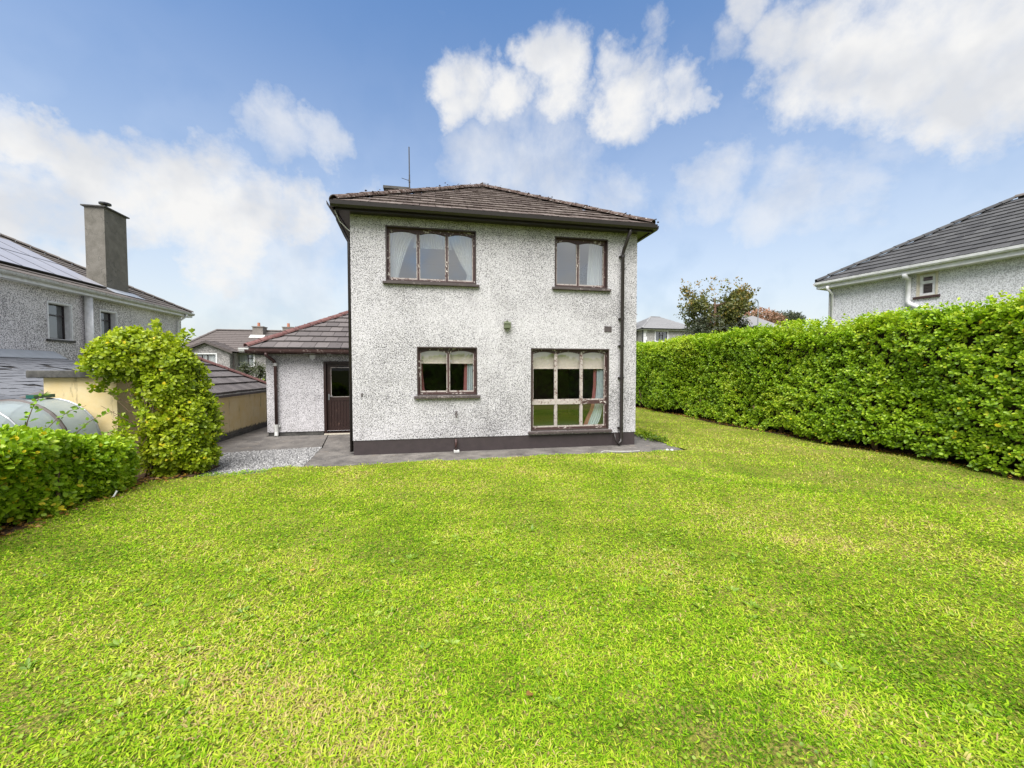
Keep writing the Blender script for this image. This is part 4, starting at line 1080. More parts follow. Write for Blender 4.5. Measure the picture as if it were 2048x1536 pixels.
roof_face(lroof, [(EXL, -7, EZL), (EXL, EYL, EZL), pk1, pk0], 'tile_left', 0.33, 0.34, seed=41, budget=300, th=0.03)
roof_face(lroof, [(EXL, EYL, EZL), (EXL - 2*hw, EYL, EZL), pk1], 'tile_left', 0.33, 0.34, seed=42, budget=0, th=0.03)
ridge_caps(lroof, Vector((EXL, EYL, EZL + .05)), Vector(pk1) + Vector((0, 0, .05)), 'tile_left', 0.40, 0.12, seed=7)
ridge_caps(lroof, Vector(pk0) + Vector((0, 0, .05)), Vector(pk1) + Vector((0, 0, .05)), 'tile_left', 0.40, 0.12, seed=8)
eaves(lh, (EXL, -7, EZL), (EXL, EYL, EZL), (1, 0, 0), 'white_paint', 'white_dirty', 0.20)
eaves(lh, (EXL, EYL, EZL), (EXL - 2*hw, EYL, EZL), (0, 1, 0), 'white_paint', 'white_dirty', 0.20)
obj('soffit', MB().box(LX - .002, -6.9, EZL - .20, EXL - .03, EYL - .03, EZL - .18).box(EXL - 2*hw, LY1 + .002, EZL - .2, LX - .003, EYL - .03, EZL - .18), 'white_paint', lh)
obj('soil_pipe', MB().tube([(-10.86, 8.8, 4.50), (-10.86, 8.8, 1.7)], 0.12, 12), 'white_paint', lh, smooth=True)
obj('downpipe', MB().tube([(-10.62, 14.3, 4.6), (-10.62, 14.3, 4.5), (-10.90, 14.15, 4.22), (-10.92, 14.15, -1)], 0.05, 10), 'white_paint', lh, smooth=True)
lc = obj('chimney', MB().box(-12.06, 10.43, 4.6, -11.38, 11.62, 8.36), 'chimney_render', lh)
box('chimney_cap', 'coping', lc, -12.14, 10.36, 8.36, -11.30, 11.70, 8.41)
obj('chimney_pot', MB().tube([(-11.72, 11.0, 8.41), (-11.72, 11.0, 8.52)], [0.16, 0.15], 12), 'terracotta', lc)
obj('chimney_cowl', MB().tube([(-11.72, 11.0, 8.52), (-11.72, 11.0, 8.68)], 0.07, 8).tube([(-11.72, 11.0, 8.66), (-11.72, 11.0, 8.72), (-11.72, 11.0, 8.76)], [0.20, 0.20, 0.05], 10), 'black_metal', lc)
ns = np.array([math.sin(R(28)), 0, math.cos(R(28))]); us = np.array([-math.cos(R(28)), 0, math.sin(R(28))])
def on_roof(y, s, h): return np.array([EXL, y, EZL]) + us * s + ns * h
obj('lead_apron', MB().prism([on_roof(10.2, 0.05 + .25, 0.065), on_roof(11.9, .30, .065), on_roof(11.9, 0.80, .065), on_roof(10.2, .80, .065)], ns * 0.012), 'lead', lc)
yb = [10.05, 8.95, 7.85, 6.75, 5.65, 4.55, 3.45]
for j in range(2):
    for k in range(len(yb) - 1):
        s0 = 0.55 + j * 1.78; y0, y1 = yb[k+1] + .012, yb[k] - .012
        p = obj('solar_panel', MB().prism([on_roof(y0, s0, .10), on_roof(y1, s0, .10), on_roof(y1, s0 + 1.75, .10), on_roof(y0, s0 + 1.75, .10)], ns * 0.035), 'black_metal', lh)
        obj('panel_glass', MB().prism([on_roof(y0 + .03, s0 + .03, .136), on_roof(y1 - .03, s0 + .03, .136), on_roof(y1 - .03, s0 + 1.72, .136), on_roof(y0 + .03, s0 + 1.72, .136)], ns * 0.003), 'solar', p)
# lean-to with slates against the same wall
SL = 0.24
def sl(x): return 2.22 - SL * (x + 10.98)
sroof = obj('lean_to_roof', MB().prism([(-10.98, -4.5, sl(-10.98)), (-5.3, -4.5, sl(-5.3)), (-5.3, 7.5, sl(-5.3)), (-10.98, 7.5, sl(-10.98))], (0, 0, -0.06)), 'deck_dark', lh)
roof_face(sroof, [(-5.3, -4.5, sl(-5.3)), (-5.3, 7.5, sl(-5.3)), (-10.98, 7.5, sl(-10.98)), (-10.98, -4.5, sl(-10.98))], 'slate', 0.30, 0.27, th=0.010, lap=0.10, seed=51, jitter=2.6, drop=0.035, budget=300, name='slate')
obj('lead_flashing', MB().prism([(-10.97, -4.5, 2.27), (-10.60, -4.5, sl(-10.60) + .035), (-10.60, -4.5, sl(-10.60) + .05), (-10.97, -4.5, 2.42)], (0, 12.0, 0)), 'lead', lh)
obj('lean_to_wall', MB().box(-5.7, -4.4, GL - .2, -5.45, 7.4, sl(-5.45) - .07).box(-10.98, 7.2, GL - .2, -6.16, 7.4, 1.0), 'yellow_render', lh)

# ------------------------------------------------------------------ low yellow garage on the boundary
gar = thing('garage', 'low yellow rendered garage with brown tiled hip roof beside the yard', 'garage', (-5, 3, GL))
obj('wall', MB().box(-6.6, 1.35, GL, -3.65, 5.35, 1.17), 'yellow_render', gar)
gez, gex, gfy = 1.19, -3.52, 5.48; tg = math.tan(R(31)); gw = 1.6
gp1 = (gex - gw, gfy - gw, gez + gw * tg); gp0 = (gex - gw, 1.25 + gw, gez + gw * tg)
groof = obj('roof', MB().add([(gex, 1.25, gez), (gex, gfy, gez), (gex - 2*gw, gfy, gez), (gex - 2*gw, 1.25, gez), gp0, gp1], [(0, 1, 5, 4), (1, 2, 5), (2, 3, 4, 5), (3, 0, 4), (3, 2, 1, 0)]), 'deck_dark', gar)
roof_face(groof, [(gex, 1.25, gez), (gex, gfy, gez), gp1, gp0], 'tile_annex', 0.33, 0.335, seed=61, th=0.042)
roof_face(groof, [(gex, gfy, gez), (gex - 2*gw, gfy, gez), gp1], 'tile_annex', 0.33, 0.335, seed=62, budget=0, th=0.026)
roof_face(groof, [(gex - 2*gw, 1.25, gez), (gex, 1.25, gez), gp0], 'tile_annex', 0.33, 0.335, seed=63, budget=0, th=0.026)
ridge_caps(groof, Vector((gex, gfy, gez + .04)), Vector(gp1) + Vector((0, 0, .04)), 'hip_red', 0.36, 0.11, seed=9)
ridge_caps(groof, Vector(gp0) + Vector((0, 0, .04)), Vector(gp1) + Vector((0, 0, .04)), 'hip_red', 0.36, 0.11, seed=10)
obj('fascia', MB().sweep([(-0.02, -0.10), (0, -0.10), (0, -0.01), (-0.02, -0.01)], (gex, 1.25, gez), (gex, gfy, gez), (1, 0, 0)), 'vent_brown', gar)
obj('eave_flashing', MB().sweep([(-0.03, 0.004), (0.035, -0.035), (0.035, -0.012), (-0.02, 0.02)], (gex, 1.25, gez), (gex, gfy - .01, gez), (1, 0, 0)), 'white_dirty', gar)
obj('soffit', MB().box(-3.652, 1.36, 1.10, gex - .02, gfy - .02, 1.115), 'vent_brown', gar)
shed = thing('yellow_outbuilding', 'yellow rendered flat topped outbuilding with dark concrete coping behind the tall bush', 'outbuilding', (-4.2, 0, GL))
obj('wall', MB().box(-4.68, -0.8, GL, -3.65, 1.34, 1.655), 'yellow_render', shed)
box('coping', 'coping', shed, -4.84, -0.90, 1.656, -3.57, 1.40, 1.775, bevel=0.012)
bw = thing('boundary_wall', 'yellow rendered boundary wall running on past the annex corner', 'wall', (-3.6, 8, -1))
obj('wall', MB().box(-3.80, 5.36, -1.0, -3.64, 14.0, 1.0), 'yellow_render', bw)
box('coping', 'coping', bw, -3.84, 5.36, 1.0, -3.60, 14.0, 1.06)
tag(obj('kerb', MB().prism([(-3.63, -0.48, -0.1), (-3.57, -0.48, -0.1), (-3.57, 14, -0.1), (-3.63, 14, -0.1)], (0, 0, 0.20)), 'coping'), kind='structure')

# ------------------------------------------------------------------ rounded plastic greenhouse behind the low hedge
gh = thing('barrel_greenhouse', 'half barrel translucent plastic greenhouse with dark ribs behind the low hedge', 'greenhouse', (-4.45, -2.8, GL))
GX, GZ, GR, gy0, gy1 = -4.45, 0.64, 0.68, -5.2, -1.0
bays = 7; st = (gy1 - gy0) / bays; K = 16
def arc(rad, y, k): an = math.pi * k / K; return (GX + rad * math.cos(an), y, GZ + rad * math.sin(an))
for b in range(bays):
    y0, y1 = gy0 + b * st + .012, gy0 + (b + 1) * st - .012; vs = []; fs = []
    for k in range(K + 1):
        vs += [arc(GR + (0.012 if b % 2 else 0.0), y0, k), arc(GR + (0.012 if b % 2 else 0.0), y1, k)]
    fs = [(2*k, 2*k+1, 2*k+3, 2*k+2) for k in range(K)]
    vs += [(GX + GR, y0, GL), (GX + GR, y1, GL), (GX - GR, y0, GL), (GX - GR, y1, GL)]; m = 2 * (K + 1)
    fs += [(0, 1, m + 1, m), (2*K, 2*K+1, m + 3, m + 2)]
    obj('pane', MB().add(vs, fs), 'polycarbonate', gh, smooth=True)
for b in range(bays + 1):
    y = gy0 + b * st
    obj('rib', MB().tube([(GX + GR, y, GL)] + [arc(GR, y, k) for k in range(K + 1)] + [(GX - GR, y, GL)], 0.018 if b % 2 else 0.038, 6), 'grey_metal' if b % 2 else 'vent_brown', gh)
obj('end_panel', MB().add([arc(GR - .01, gy1, k) for k in range(K + 1)] + [(GX - GR, gy1, GL), (GX + GR, gy1, GL)], [tuple(range(K + 3))]), 'polycarbonate', gh)
obj('ridge_bar', MB().box(GX - .05, gy1 - .32, GZ + GR + .022, GX + .05, gy1 + .04, GZ + GR + .075), 'green_metal', gh)

# ------------------------------------------------------------------ neighbour on the right, turned a little
rr = R(11.4); dv = np.array([-math.sin(rr), math.cos(rr), 0]); nv = np.array([-math.cos(rr), -math.sin(rr), 0])   # along wall (away), outward (towards us)
C0 = np.array([15.43, 3.54, 4.95])
rh = thing('neighbour_house', 'pale grey pebble dashed house with black tiled roof rising behind the tall hedge', 'house', (19, 1, 0.2))
ah = 3.62; tr_ = math.tan(R(31)); z3 = np.array([0, 0, 1.0])
ca = C0; cb = C0 - dv * 2 * ah * 1.25; pkr = C0 - dv * ah - nv * ah + z3 * ah * tr_; pkr2 = cb + dv * ah - nv * ah + z3 * ah * tr_
cc = ca - nv * 2 * ah; cd = cb - nv * 2 * ah
rroof = obj('roof', MB().add([ca, cb, cd, cc, pkr, pkr2], [(0, 1, 5, 4), (1, 2, 5), (2, 3, 4, 5), (3, 0, 4), (3, 2, 1, 0)]), 'deck_dark', rh)
roof_face(rroof, [ca, cb, pkr2, pkr], 'tile_right', 0.33, 0.32, seed=71, budget=300, th=0.034)
roof_face(rroof, [cb, cd, pkr2], 'tile_right', 0.33, 0.32, seed=72, budget=0, th=0.034)
roof_face(rroof, [cc, ca, pkr], 'tile_right', 0.33, 0.32, seed=73, budget=0, th=0.034)
ridge_caps(rroof, ca + z3 * .05, pkr + z3 * .05, 'tile_right', 0.40, 0.12, seed=14)
ridge_caps(rroof, cb + z3 * .05, pkr2 + z3 * .05, 'tile_right', 0.40, 0.12, seed=15)
ridge_caps(rroof, pkr + z3 * .05, pkr2 + z3 * .05, 'tile_left', 0.40, 0.13, seed=16)
eaves(rh, ca, cb, nv, 'white_paint', 'white_paint', 0.22); eaves(rh, cc, ca, dv, 'white_paint', 'white_paint', 0.22)
wo = ca - nv * .33 - dv * .33; wo[2] = 0          # far corner of the wall
ux = -dv; Lr = 2 * ah * 1.25 - .66
frr = Fr(wo, ux, nv)
def a_of(px_a): return px_a
RW = [(2.37, 2.77, 4.03, 4.70)]
wall('wall', 'pebble_right', rh, wo, ux, nv, Lr, -0.3, C0[2] - .16, 0.25, RW)
wall('wall', 'pebble_right', rh, wo - nv * .251 * 1.0, -nv, dv, 6.0, -0.3, C0[2] - .16, 0.25)
obj('soffit', MB().prism([ca - z3 * .22 + nv * -.02, cb - z3 * .22 + nv * -.02, cb - z3 * .22 - nv * .36, ca - z3 * .22 - nv * .36], z3 * .015), 'white_paint', rh)
simple_window(rh, frr, *RW[0], 'white_paint', None, 'cream_surround', (), (0, 0.62), rec=0.03, sillmat='red_brown', fw=0.085, swid=0.04)
def rp(a, d, z): return frr.p(a, d, z)
obj('downpipe', MB().tube([rp(2.16, -.30, 4.76), rp(2.16, -.28, 4.66), rp(2.16, -.08, 4.62), rp(2.16, -.08, 3.92), rp(2.20, -.08, 3.84), rp(2.55, -.08, 3.62), rp(2.55, -.08, 0)], 0.072, 12), 'white_paint', rh, smooth=True)
obj('downpipe', MB().tube([rp(0.05, -.36, 4.78), rp(0.05, -.36, 4.68), rp(0.05, -.06, 4.52), rp(0.05, -.06, 0)], 0.045, 10), 'white_paint', rh, smooth=True)
obj('corner_pipe', MB().tube([rp(-.06, -.0, 4.6), rp(-.06, -.0, 0)], 0.035, 8), 'white_dirty', rh)

# ------------------------------------------------------------------ houses behind
bh = thing('distant_house', 'grey gabled house with brown roof and two chimneys beyond the annex', 'house', (-14, 30, -1.8))
by, bg_ = 28.5, -2.2
bx0, bx1 = -19.0, -6.0
fb = Fr((0, by, 0), (1, 0, 0), (0, -1, 0))
wb = (-14.60, -13.28, 2.13, 3.13)
wall('wall', 'pebble_far', bh, (bx0, by, 0), (1, 0, 0), (0, -1, 0), bx1 - bx0, bg_, 3.36, 0.25, [(wb[0] - bx0, wb[1] - bx0, wb[2], wb[3])])
simple_window(bh, fb, *wb, 'dark_frame', None, 'white_paint', (0.66,), (1, 0.66), rec=0.08, sillmat='white_paint', curtain_mat='net_white', fw=0.06)
brf = obj('roof', MB().add([(bx0 - .2, by - .3, 3.32), (bx1, by - .3, 3.32), (bx1, by + 3.0, 5.32), (bx0 + 1.6, by + 3.0, 5.32), (bx1, by + 6.3, 3.32), (bx0 - .2, by + 6.3, 3.32)], [(0, 1, 2, 3), (3, 2, 4, 5), (0, 3, 5), (0, 5, 4, 1)]), 'deck_dark', bh)
roof_face(brf, [(bx0 - .2, by - .3, 3.32), (bx1, by - .3, 3.32), (bx1, by + 3.0, 5.32), (bx0 + 1.6, by + 3.0, 5.32)], 'tile_far', 1.0, 0.34, seed=81, budget=0, th=0.03)
ridge_caps(brf, (bx0 + 1.6, by + 3.0, 5.36), (bx1, by + 3.0, 5.36), 'tile_far', 0.9, 0.13, seed=17)
ridge_caps(brf, (bx0 - .2, by - .3, 3.36), (bx0 + 1.6, by + 3.0, 5.36), 'tile_far', 0.9, 0.13, seed=18)
eaves(bh, (bx0, by - .3, 3.32), (bx1, by - .3, 3.32), (0, -1, 0), 'vent_brown', 'vent_brown', 0.15)
# projecting gable
gy_ = 27.0; gc, ghw = -16.05, 1.62; gsz = 3.30; gap = 4.00
wg = (-16.95, -15.40, 2.07, 3.05)
wall('gable_wall', 'pebble_far', bh, (gc - ghw, gy_, 0), (1, 0, 0), (0, -1, 0), 2 * ghw, bg_, gsz - .1, 0.25, [(wg[0] - gc + ghw, wg[1] - gc + ghw, wg[2], wg[3])])
obj('gable_top', MB().prism([(gc - ghw, gy_, gsz - .1), (gc + ghw, gy_, gsz - .1), (gc, gy_, gap - .03)], (0, 0.25, 0)), 'pebble_far', bh)
box('gable_side', 'pebble_far', bh, gc + ghw - .25, gy_ + .251, bg_, gc + ghw, by - .001, gsz - .1); box('gable_side', 'pebble_far', bh, gc - ghw, gy_ + .251, bg_, gc - ghw + .25, by - .001, gsz - .1)
fg = Fr((0, gy_, 0), (1, 0, 0), (0, -1, 0))
simple_window(bh, fg, *wg, 'dark_frame', None, 'white_paint', (0.35, 0.60), None, rec=0.08, sillmat='white_paint', curtain_mat='net_white', fw=0.06)
s_ = (gap - gsz) / ghw
grf = obj('gable_roof', MB().add([(gc - ghw - .3, gy_ - .25, gsz - .3 * s_ + .08), (gc, gy_ - .25, gap + .08), (gc + ghw + .3, gy_ - .25, gsz - .3 * s_ + .08), (gc - ghw - .3, by + 1, gsz - .3 * s_ + .08), (gc, by + 1.4, gap + .08), (gc + ghw + .3, by + 1, gsz - .3 * s_ + .08)], [(0, 1, 4, 3), (1, 2, 5, 4), (0, 3, 4, 5, 2, 1)]), 'deck_dark', bh)
roof_face(grf, [(gc + ghw + .3, gy_ - .25, gsz - .3 * s_ + .08), (gc + ghw + .3, by + .6, gsz - .3 * s_ + .08), (gc, by + 1.0, gap + .08), (gc, gy_ - .25, gap + .08)], 'tile_far', 1.0, 0.34, seed=82, budget=0, th=0.03)
for s in (-1, 1):
    obj('bargeboard', MB().prism([(gc + s * (ghw + .32), gy_ - .28, gsz - .3 * s_ + .10), (gc, gy_ - .28, gap + .12), (gc, gy_ - .28, gap - .06), (gc + s * (ghw + .32), gy_ - .28, gsz - .3 * s_ - .08)], (0, 0.03, 0)), 'vent_brown', bh)
obj('downpipe', MB().tube([(gc + ghw + .12, gy_ + .4, gsz - .2), (gc + ghw + .12, gy_ + .4, bg_)], 0.055, 8), 'vent_brown', bh)
for cx_ in (-13.75, -11.3):
    c = obj('chimney', MB().box(cx_ - .42, by + 2.1, 4.4, cx_ + .42, by + 3.0, 5.62), 'chimney_far', bh)
    obj('chimney_cap', MB().box(cx_ - .47, by + 2.05, 5.62, cx_ + .47, by + 3.05, 5.70), 'chimney_far', c)
    obj('chimney_pot', MB().tube([(cx_ - .05, by + 2.5, 5.70), (cx_ - .05, by + 2.5, 6.05)], [0.13, 0.11], 8), 'terracotta', c)
    obj('lead_apron', MB().prism([(cx_ - .6, by + 1.75, 4.64), (cx_ + .6, by + 1.75, 4.64), (cx_ + .6, by + 2.11, 4.90), (cx_ - .6, by + 2.11, 4.90)], (0, 0, .03)), 'white_dirty', c)
obj('skylight', MB().prism([(-16.0 + 2.0, by + .55, 3.88), (-13.6, by + .55, 3.88), (-13.6, by + .75, 4.0), (-14.0, by + .75, 4.0)], (0, -.02, .05)), 'white_dirty', bh)

qh = thing('distant_house', 'grey rendered house with slate hip roof and white quoins left of the tree', 'house', (26, 32, 0.5))
qx, qy, qe = 23.35, 30.0, 6.08
fq = Fr((0, qy, 0), (1, 0, 0), (0, -1, 0)); wq = (24.75, 26.15, 4.88, 5.92)
wall('wall', 'pebble_far_grey', qh, (qx, qy, 0), (1, 0, 0), (0, -1, 0), 6.2, 0.3, qe, 0.25, [(wq[0] - qx, wq[1] - qx, wq[2], wq[3])])
wall('wall', 'pebble_far_grey', qh, (qx, qy + 7, 0), (0, -1, 0), (-1, 0, 0), 6.74, 0.3, qe, 0.25)
simple_window(qh, fq, *wq, 'dark_frame', None, 'white_paint', (0.36, 0.64), (1, 0.6), rec=0.08, sillmat='white_paint', fw=0.07)
q0 = (qx - .35, qy - .35, qe + .1); q1 = (qx + 6.55, qy - .35, qe + .1); q2 = (qx + 6.55, qy + 7.4, qe + .1); q3 = (qx - .35, qy + 7.4, qe + .1); qp = (qx + 2.55, qy + 3.0, qe + 1.75); qp2 = (qx + 3.7, qy + 3.0, qe + 1.75)
qr = obj('roof', MB().add([q0, q1, q2, q3, qp, qp2], [(0, 1, 5, 4), (1, 2, 5), (2, 3, 4, 5), (3, 0, 4), (3, 2, 1, 0)]), 'slate_far', qh)
roof_face(qr, [q0, q1, qp2, qp], 'slate_far', 0.6, 0.30, seed=91, budget=0, th=0.018, name='slate'); roof_face(qr, [q3, q0, qp], 'slate_far', 0.6, 0.30, seed=92, budget=0, th=0.018, name='slate')
ridge_caps(qr, Vector(q0), Vector(qp), 'slate_far', 0.8, 0.10); ridge_caps(qr, Vector(qp), Vector(qp2), 'slate_far', 0.8, 0.10)
eaves(qh, (q0[0], q0[1], qe + .08), (q1[0], q1[1], qe + .08), (0, -1, 0), 'white_paint', 'black_metal', 0.16)
eaves(qh, (q3[0], q3[1], qe + .08), (q0[0], q0[1], qe + .08), (-1, 0, 0), 'white_paint', 'black_metal', 0.16)
for k in range(14):
    wd = 0.42 if k % 2 else 0.28
    obj('quoin', MB().box(qx - .02, qy - .03, 0.8 + k * .38, qx + wd, qy + .0, 0.8 + k * .38 + .36), 'white_paint', qh)
obj('downpipe', MB().tube([(qx - .10, qy - .06, qe), (qx - .10, qy - .06, 0.5)], 0.06, 8), 'black_metal', qh)
c = obj('chimney', MB().box(22.55, 31.2, 5.0, 23.15, 32.2, 7.75), 'chimney_far', qh)
obj('chimney_cap', MB().box(22.48, 31.1, 7.75, 23.22, 32.3, 7.85), 'chimney_far', c)
sh = thing('distant_house', 'pale slate roof of a house half hidden behind the tree and hedge', 'house', (48, 42, 1))
obj('wall', MB().box(44.6, 40.4, 0.5, 50.5, 46, 7.9), 'pebble_far_grey', sh)
obj('roof', MB().add([(44.1, 39.9, 7.9), (51, 39.9, 7.9), (51, 46.5, 7.9), (44.1, 46.5, 7.9), (46.4, 43.2, 9.9), (48.6, 43.2, 9.9)], [(0, 1, 5, 4), (1, 2, 5), (2, 3, 4, 5), (3, 0, 4), (3, 2, 1, 0)]), 'slate_far', sh)
lampo = thing('street_lamp', 'slim grey street lamp post standing beyond the hedge beside the tree', 'street lamp', (45.36, 40 - 1.2, 0.8))
obj('post', MB().tube([(45.36, 38.8, 0.8), (45.36, 38.8, 11.0)], [0.10, 0.06], 8), 'grey_metal', lampo)
obj('lamp_head', MB().tube([(45.36, 38.8, 11.0), (45.15, 38.7, 11.3), (44.6, 38.5, 11.4)], [0.06, 0.06, 0.12], 8), 'grey_metal', lampo)

# ------------------------------------------------------------------ hedges
def hedge_points(x0, x1, y0, y1, zb, zt, n, r, seed, rag=0.24, off=0.13):
    """shoot positions and axes over the face (at x0 when side=-1, facing -x), the top and the back of a clipped hedge"""
    h = zt - zb; wdt = x1 - x0; per = np.array([h * 1.0, wdt, h * 0.35]); per = per / per.sum()
    which = r.choice(3, n, p=per)
    y = r.uniform(y0, y1, n); t = r.random(n)
    depth = np.minimum(r.exponential(0.085, n), 0.40)
    P = np.zeros((n, 3)); A = np.zeros((n, 3)); P[:, 1] = y
    f = which == 0; g = which == 1; b = which == 2
    P[f, 0] = x0; P[f, 2] = zb + h * t[f] ** 0.95; A[f] = (-1, 0, 0.55)
    P[g, 0] = x0 + wdt * t[g]; P[g, 2] = zt; A[g] = (0, 0, 1)
    P[b, 0] = x1; P[b, 2] = zb + h * t[b]; A[b] = (1, 0, 0.5)
    # rounded shoulders
    zz = (P[:, 2] - zb) / h
    sh = np.clip((zz - 0.86) / 0.14, 0, 1) ** 2 * 0.22
    P[f, 0] += sh[f]; P[b, 0] -= sh[b]
    dx = np.minimum(P[:, 0] - x0, x1 - P[:, 0]); P[g, 2] -= (np.clip(1 - dx[g] / 0.30, 0, 1) ** 2) * 0.18
    und = sinoise(P, 1.3, seed) * 0.16 + sinoise(P, 4.0, seed + 1) * 0.07
    An = norm(A)
    P += An * (und - depth)[:, None]
    P[g, 2] += sinoise(np.c_[P[g, 1], P[g, 1] * 0, P[g, 1] * 0], 0.8, seed + 5) * 0.06 if g.any() else 0
    A = A + r.normal(0, 0.38, (n, 3)); A[:, 2] += 0.15
    # foot of the hedge is ragged
    keep = P[:, 2] > zb + off + rag * sinoise(np.c_[P[:, 1], P[:, 1] * 0, P[:, 1] * 0], 2.6, seed + 7)
    P = P[keep]; A = A[keep]
    return P, A

def make_hedge(name, label, cat, P, A, r, per, llen, mat, tint_seed, core=None, parts=300, stem=0.11, tint=(0.42, 0.20), width=1.0, yellow=0.004, place_tint=None, loc=(0, 0, 0), vis=None):
    t = thing(name, label, cat, loc)
    tn = tint[0] + tint[1] * sinoise(P, 1.7, tint_seed) + r.normal(0, 0.10, len(P))
    if place_tint is not None: tn = tn + place_tint(P)
    Pl, D, N, L, T = shoots(P, A, per, llen, tn, r, stem)
    T = np.clip(T, 0, 0.965); T[r.random(len(T)) < yellow] = 1.0
    if parts:
        sc = leaf_score(Pl, N, vis(Pl) if vis else None)
        # keep to leaves near the surface
        rest = place_leaves(t, Pl, D, N, L, T, mat, parts, r, sc)
        Pl, D, N, L, T = Pl[rest], D[rest], N[rest], L[rest], T[rest]
    V, F, tv = leaf_cloud(Pl, D, N, L, T, width)
    o = link('foliage', arr_mesh('foliage', V, [F], tv), mat, t); o['kind'] = 'stuff'
    if core is not None: obj('light_block_core', core, 'core_dark', t)  # solid unseen box added inside the leaves to block light; no real twigs
    return t
def stems(t, spots, r, h=0.7, rad=0.035, mat='bark', lean=0.25):
    for (x, y) in spots:
        n = r.integers(2, 5)
        for k in range(n):
            a = r.uniform(0, 6.28); l = r.uniform(0.05, lean)
            p0 = np.array([x + r.normal(0, .05), y + r.normal(0, .07), -0.03]); hh = h * r.uniform(.8, 1.3)
            q = p0 + np.array([math.cos(a) * l, math.sin(a) * l, hh]); m = (p0 + q) / 2 + r.normal(0, .04, 3)
            rr_ = rad * r.uniform(.5, 1.1)
            obj('stem', MB().tube([p0, m, q], [rr_, rr_ * .8, rr_ * .6], 7), mat, t, smooth=True)

r = np.random.default_rng(101)
HX0, HX1 = 10.90, 12.30
P, A = hedge_points(HX0, HX1, -6.2, 13.5, 0.06, 2.93, 23500, r, 31)
# extra soft shoots standing up along the top
n = 900; ex = np.c_[r.uniform(HX0 + .05, HX1 - .2, n), r.uniform(-6.2, 13.5, n), np.full(n, 2.95)]
ex[:, 2] += r.uniform(-.05, .12, n) + sinoise(np.c_[ex[:, 1], ex[:, 1]*0, ex[:, 1]*0], 0.8, 36) * .06
P = np.concatenate([P, ex]); A = np.concatenate([A, np.c_[r.normal(0, .3, n), r.normal(0, .3, n), np.ones(n)]])
core = MB(); ys = np.linspace(-6.0, 13.3, 40)
for k in range(39):
    core.box(HX0 + .36 + .05 * math.sin(k), ys[k], 0.42 + .08 * math.sin(k * 2.1), HX1 - .3, ys[k+1] - .002, 2.72); core.box(HX1 - .55, ys[k] + .001, 0.0, HX1 - .41, ys[k+1] - .003, 0.40)
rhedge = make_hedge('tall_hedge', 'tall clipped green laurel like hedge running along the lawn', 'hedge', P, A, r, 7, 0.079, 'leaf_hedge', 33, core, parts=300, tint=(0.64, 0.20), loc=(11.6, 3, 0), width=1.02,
    place_tint=lambda q: np.clip((q[:, 2] - 2.2) / 0.8, 0, 1) * 0.20, vis=lambda q: (q[:, 0] < 11.1) * (q[:, 2] < 2.9) * (q[:, 1] > -4.1))  # paler top: young growth, plus brighter light put into the leaf tint
stems(rhedge, [(11.25 + r.normal(0, .06), y + r.normal(0, .2)) for y in np.arange(-5.5, 11, 0.75)], r, 0.75, 0.042)

# low hedge on the left
r = np.random.default_rng(102)
P, A = hedge_points(-3.65, -2.82, -6.5, -1.70, 0.02, 1.22, 5800, r, 41, rag=.07, off=.03)
P2 = P.copy(); 
mir = -3.235; P[:, 0] = 2 * mir - P[:, 0]; A[:, 0] *= -1        # its garden face looks towards +x
zt = np.interp(P[:, 1], [-6.5, -3.0, -2.45, -1.95, -1.65], [0.88, 0.88, 0.76, 0.56, 0.38]); P[:, 2] = 0.04 + (P[:, 2] - 0.04) * zt
P[:, 2] += .13 * sinoise(P, 1.9, 77) * P[:, 2] / 1.1; P[:, 0] += .09 * sinoise(P, 2.3, 78)
# round off the end
e = np.clip((P[:, 1] + 2.0) / 0.35, 0, 1); P[:, 0] = mir + (P[:, 0] - mir) * (1 - 0.45 * e ** 2)
core = MB().box(-3.4, -6.4, 0.2, -3.08, -2.3, 0.85)
lhedge = make_hedge('low_hedge', 'low leafy green hedge at the lawn edge in front of the greenhouse', 'hedge', P, A, r, 8, 0.082, 'leaf_hedge', 43, core, parts=300, tint=(0.72, 0.18), loc=(-3.2, -4, 0), yellow=0.008,
    vis=lambda q: (q[:, 0] > -3.1) * (q[:, 1] > -3.75))
stems(lhedge, [(-2.98 + r.normal(0, .05), y) for y in np.arange(-6, -1.6, 0.45)], r, 0.5, 0.022)
# loose rose-like sprays poking out of it
for k, (x, y, h, lx_, ly_) in enumerate([(-3.3, -2.85, 1.62, .10, .25), (-3.35, -3.35, 1.5, -.1, .1), (-3.2, -2.4, 1.25, .25, .5), (-3.3, -3.6, 1.75, .05, -.05), (-3.15, -2.2, 1.0, .3, .55), (-3.4, -2.6, 1.35, .1, .7)]):
    pts = [np.array([x, y, 0.5]) + np.array([lx_ * s * s, ly_ * s * s, (h - .5) * (s * (1.25 - .35 * s * s))]) for s in np.linspace(0, 1, 7)]
    obj('spray', MB().tube(pts, [.008 - .0009 * i for i in range(7)], 5), 'bark', lhedge)
    S = np.array([pts[i] * (1 - f) + pts[i+1] * f for i in range(2, 6) for f in (0.1, .6)] ); Pn, D, N, L, T = shoots(S, r.normal(0, .6, S.shape) + (0, 0, .4), 3, 0.075, np.full(len(S), .35), r, .05)
    V, F, tv = leaf_cloud(Pn, D, N, L, np.clip(T, 0, 1)); o = link('spray_leaves', arr_mesh('spray_leaves', V, [F], tv), 'leaf_hedge', lhedge); o['kind'] = 'stuff'

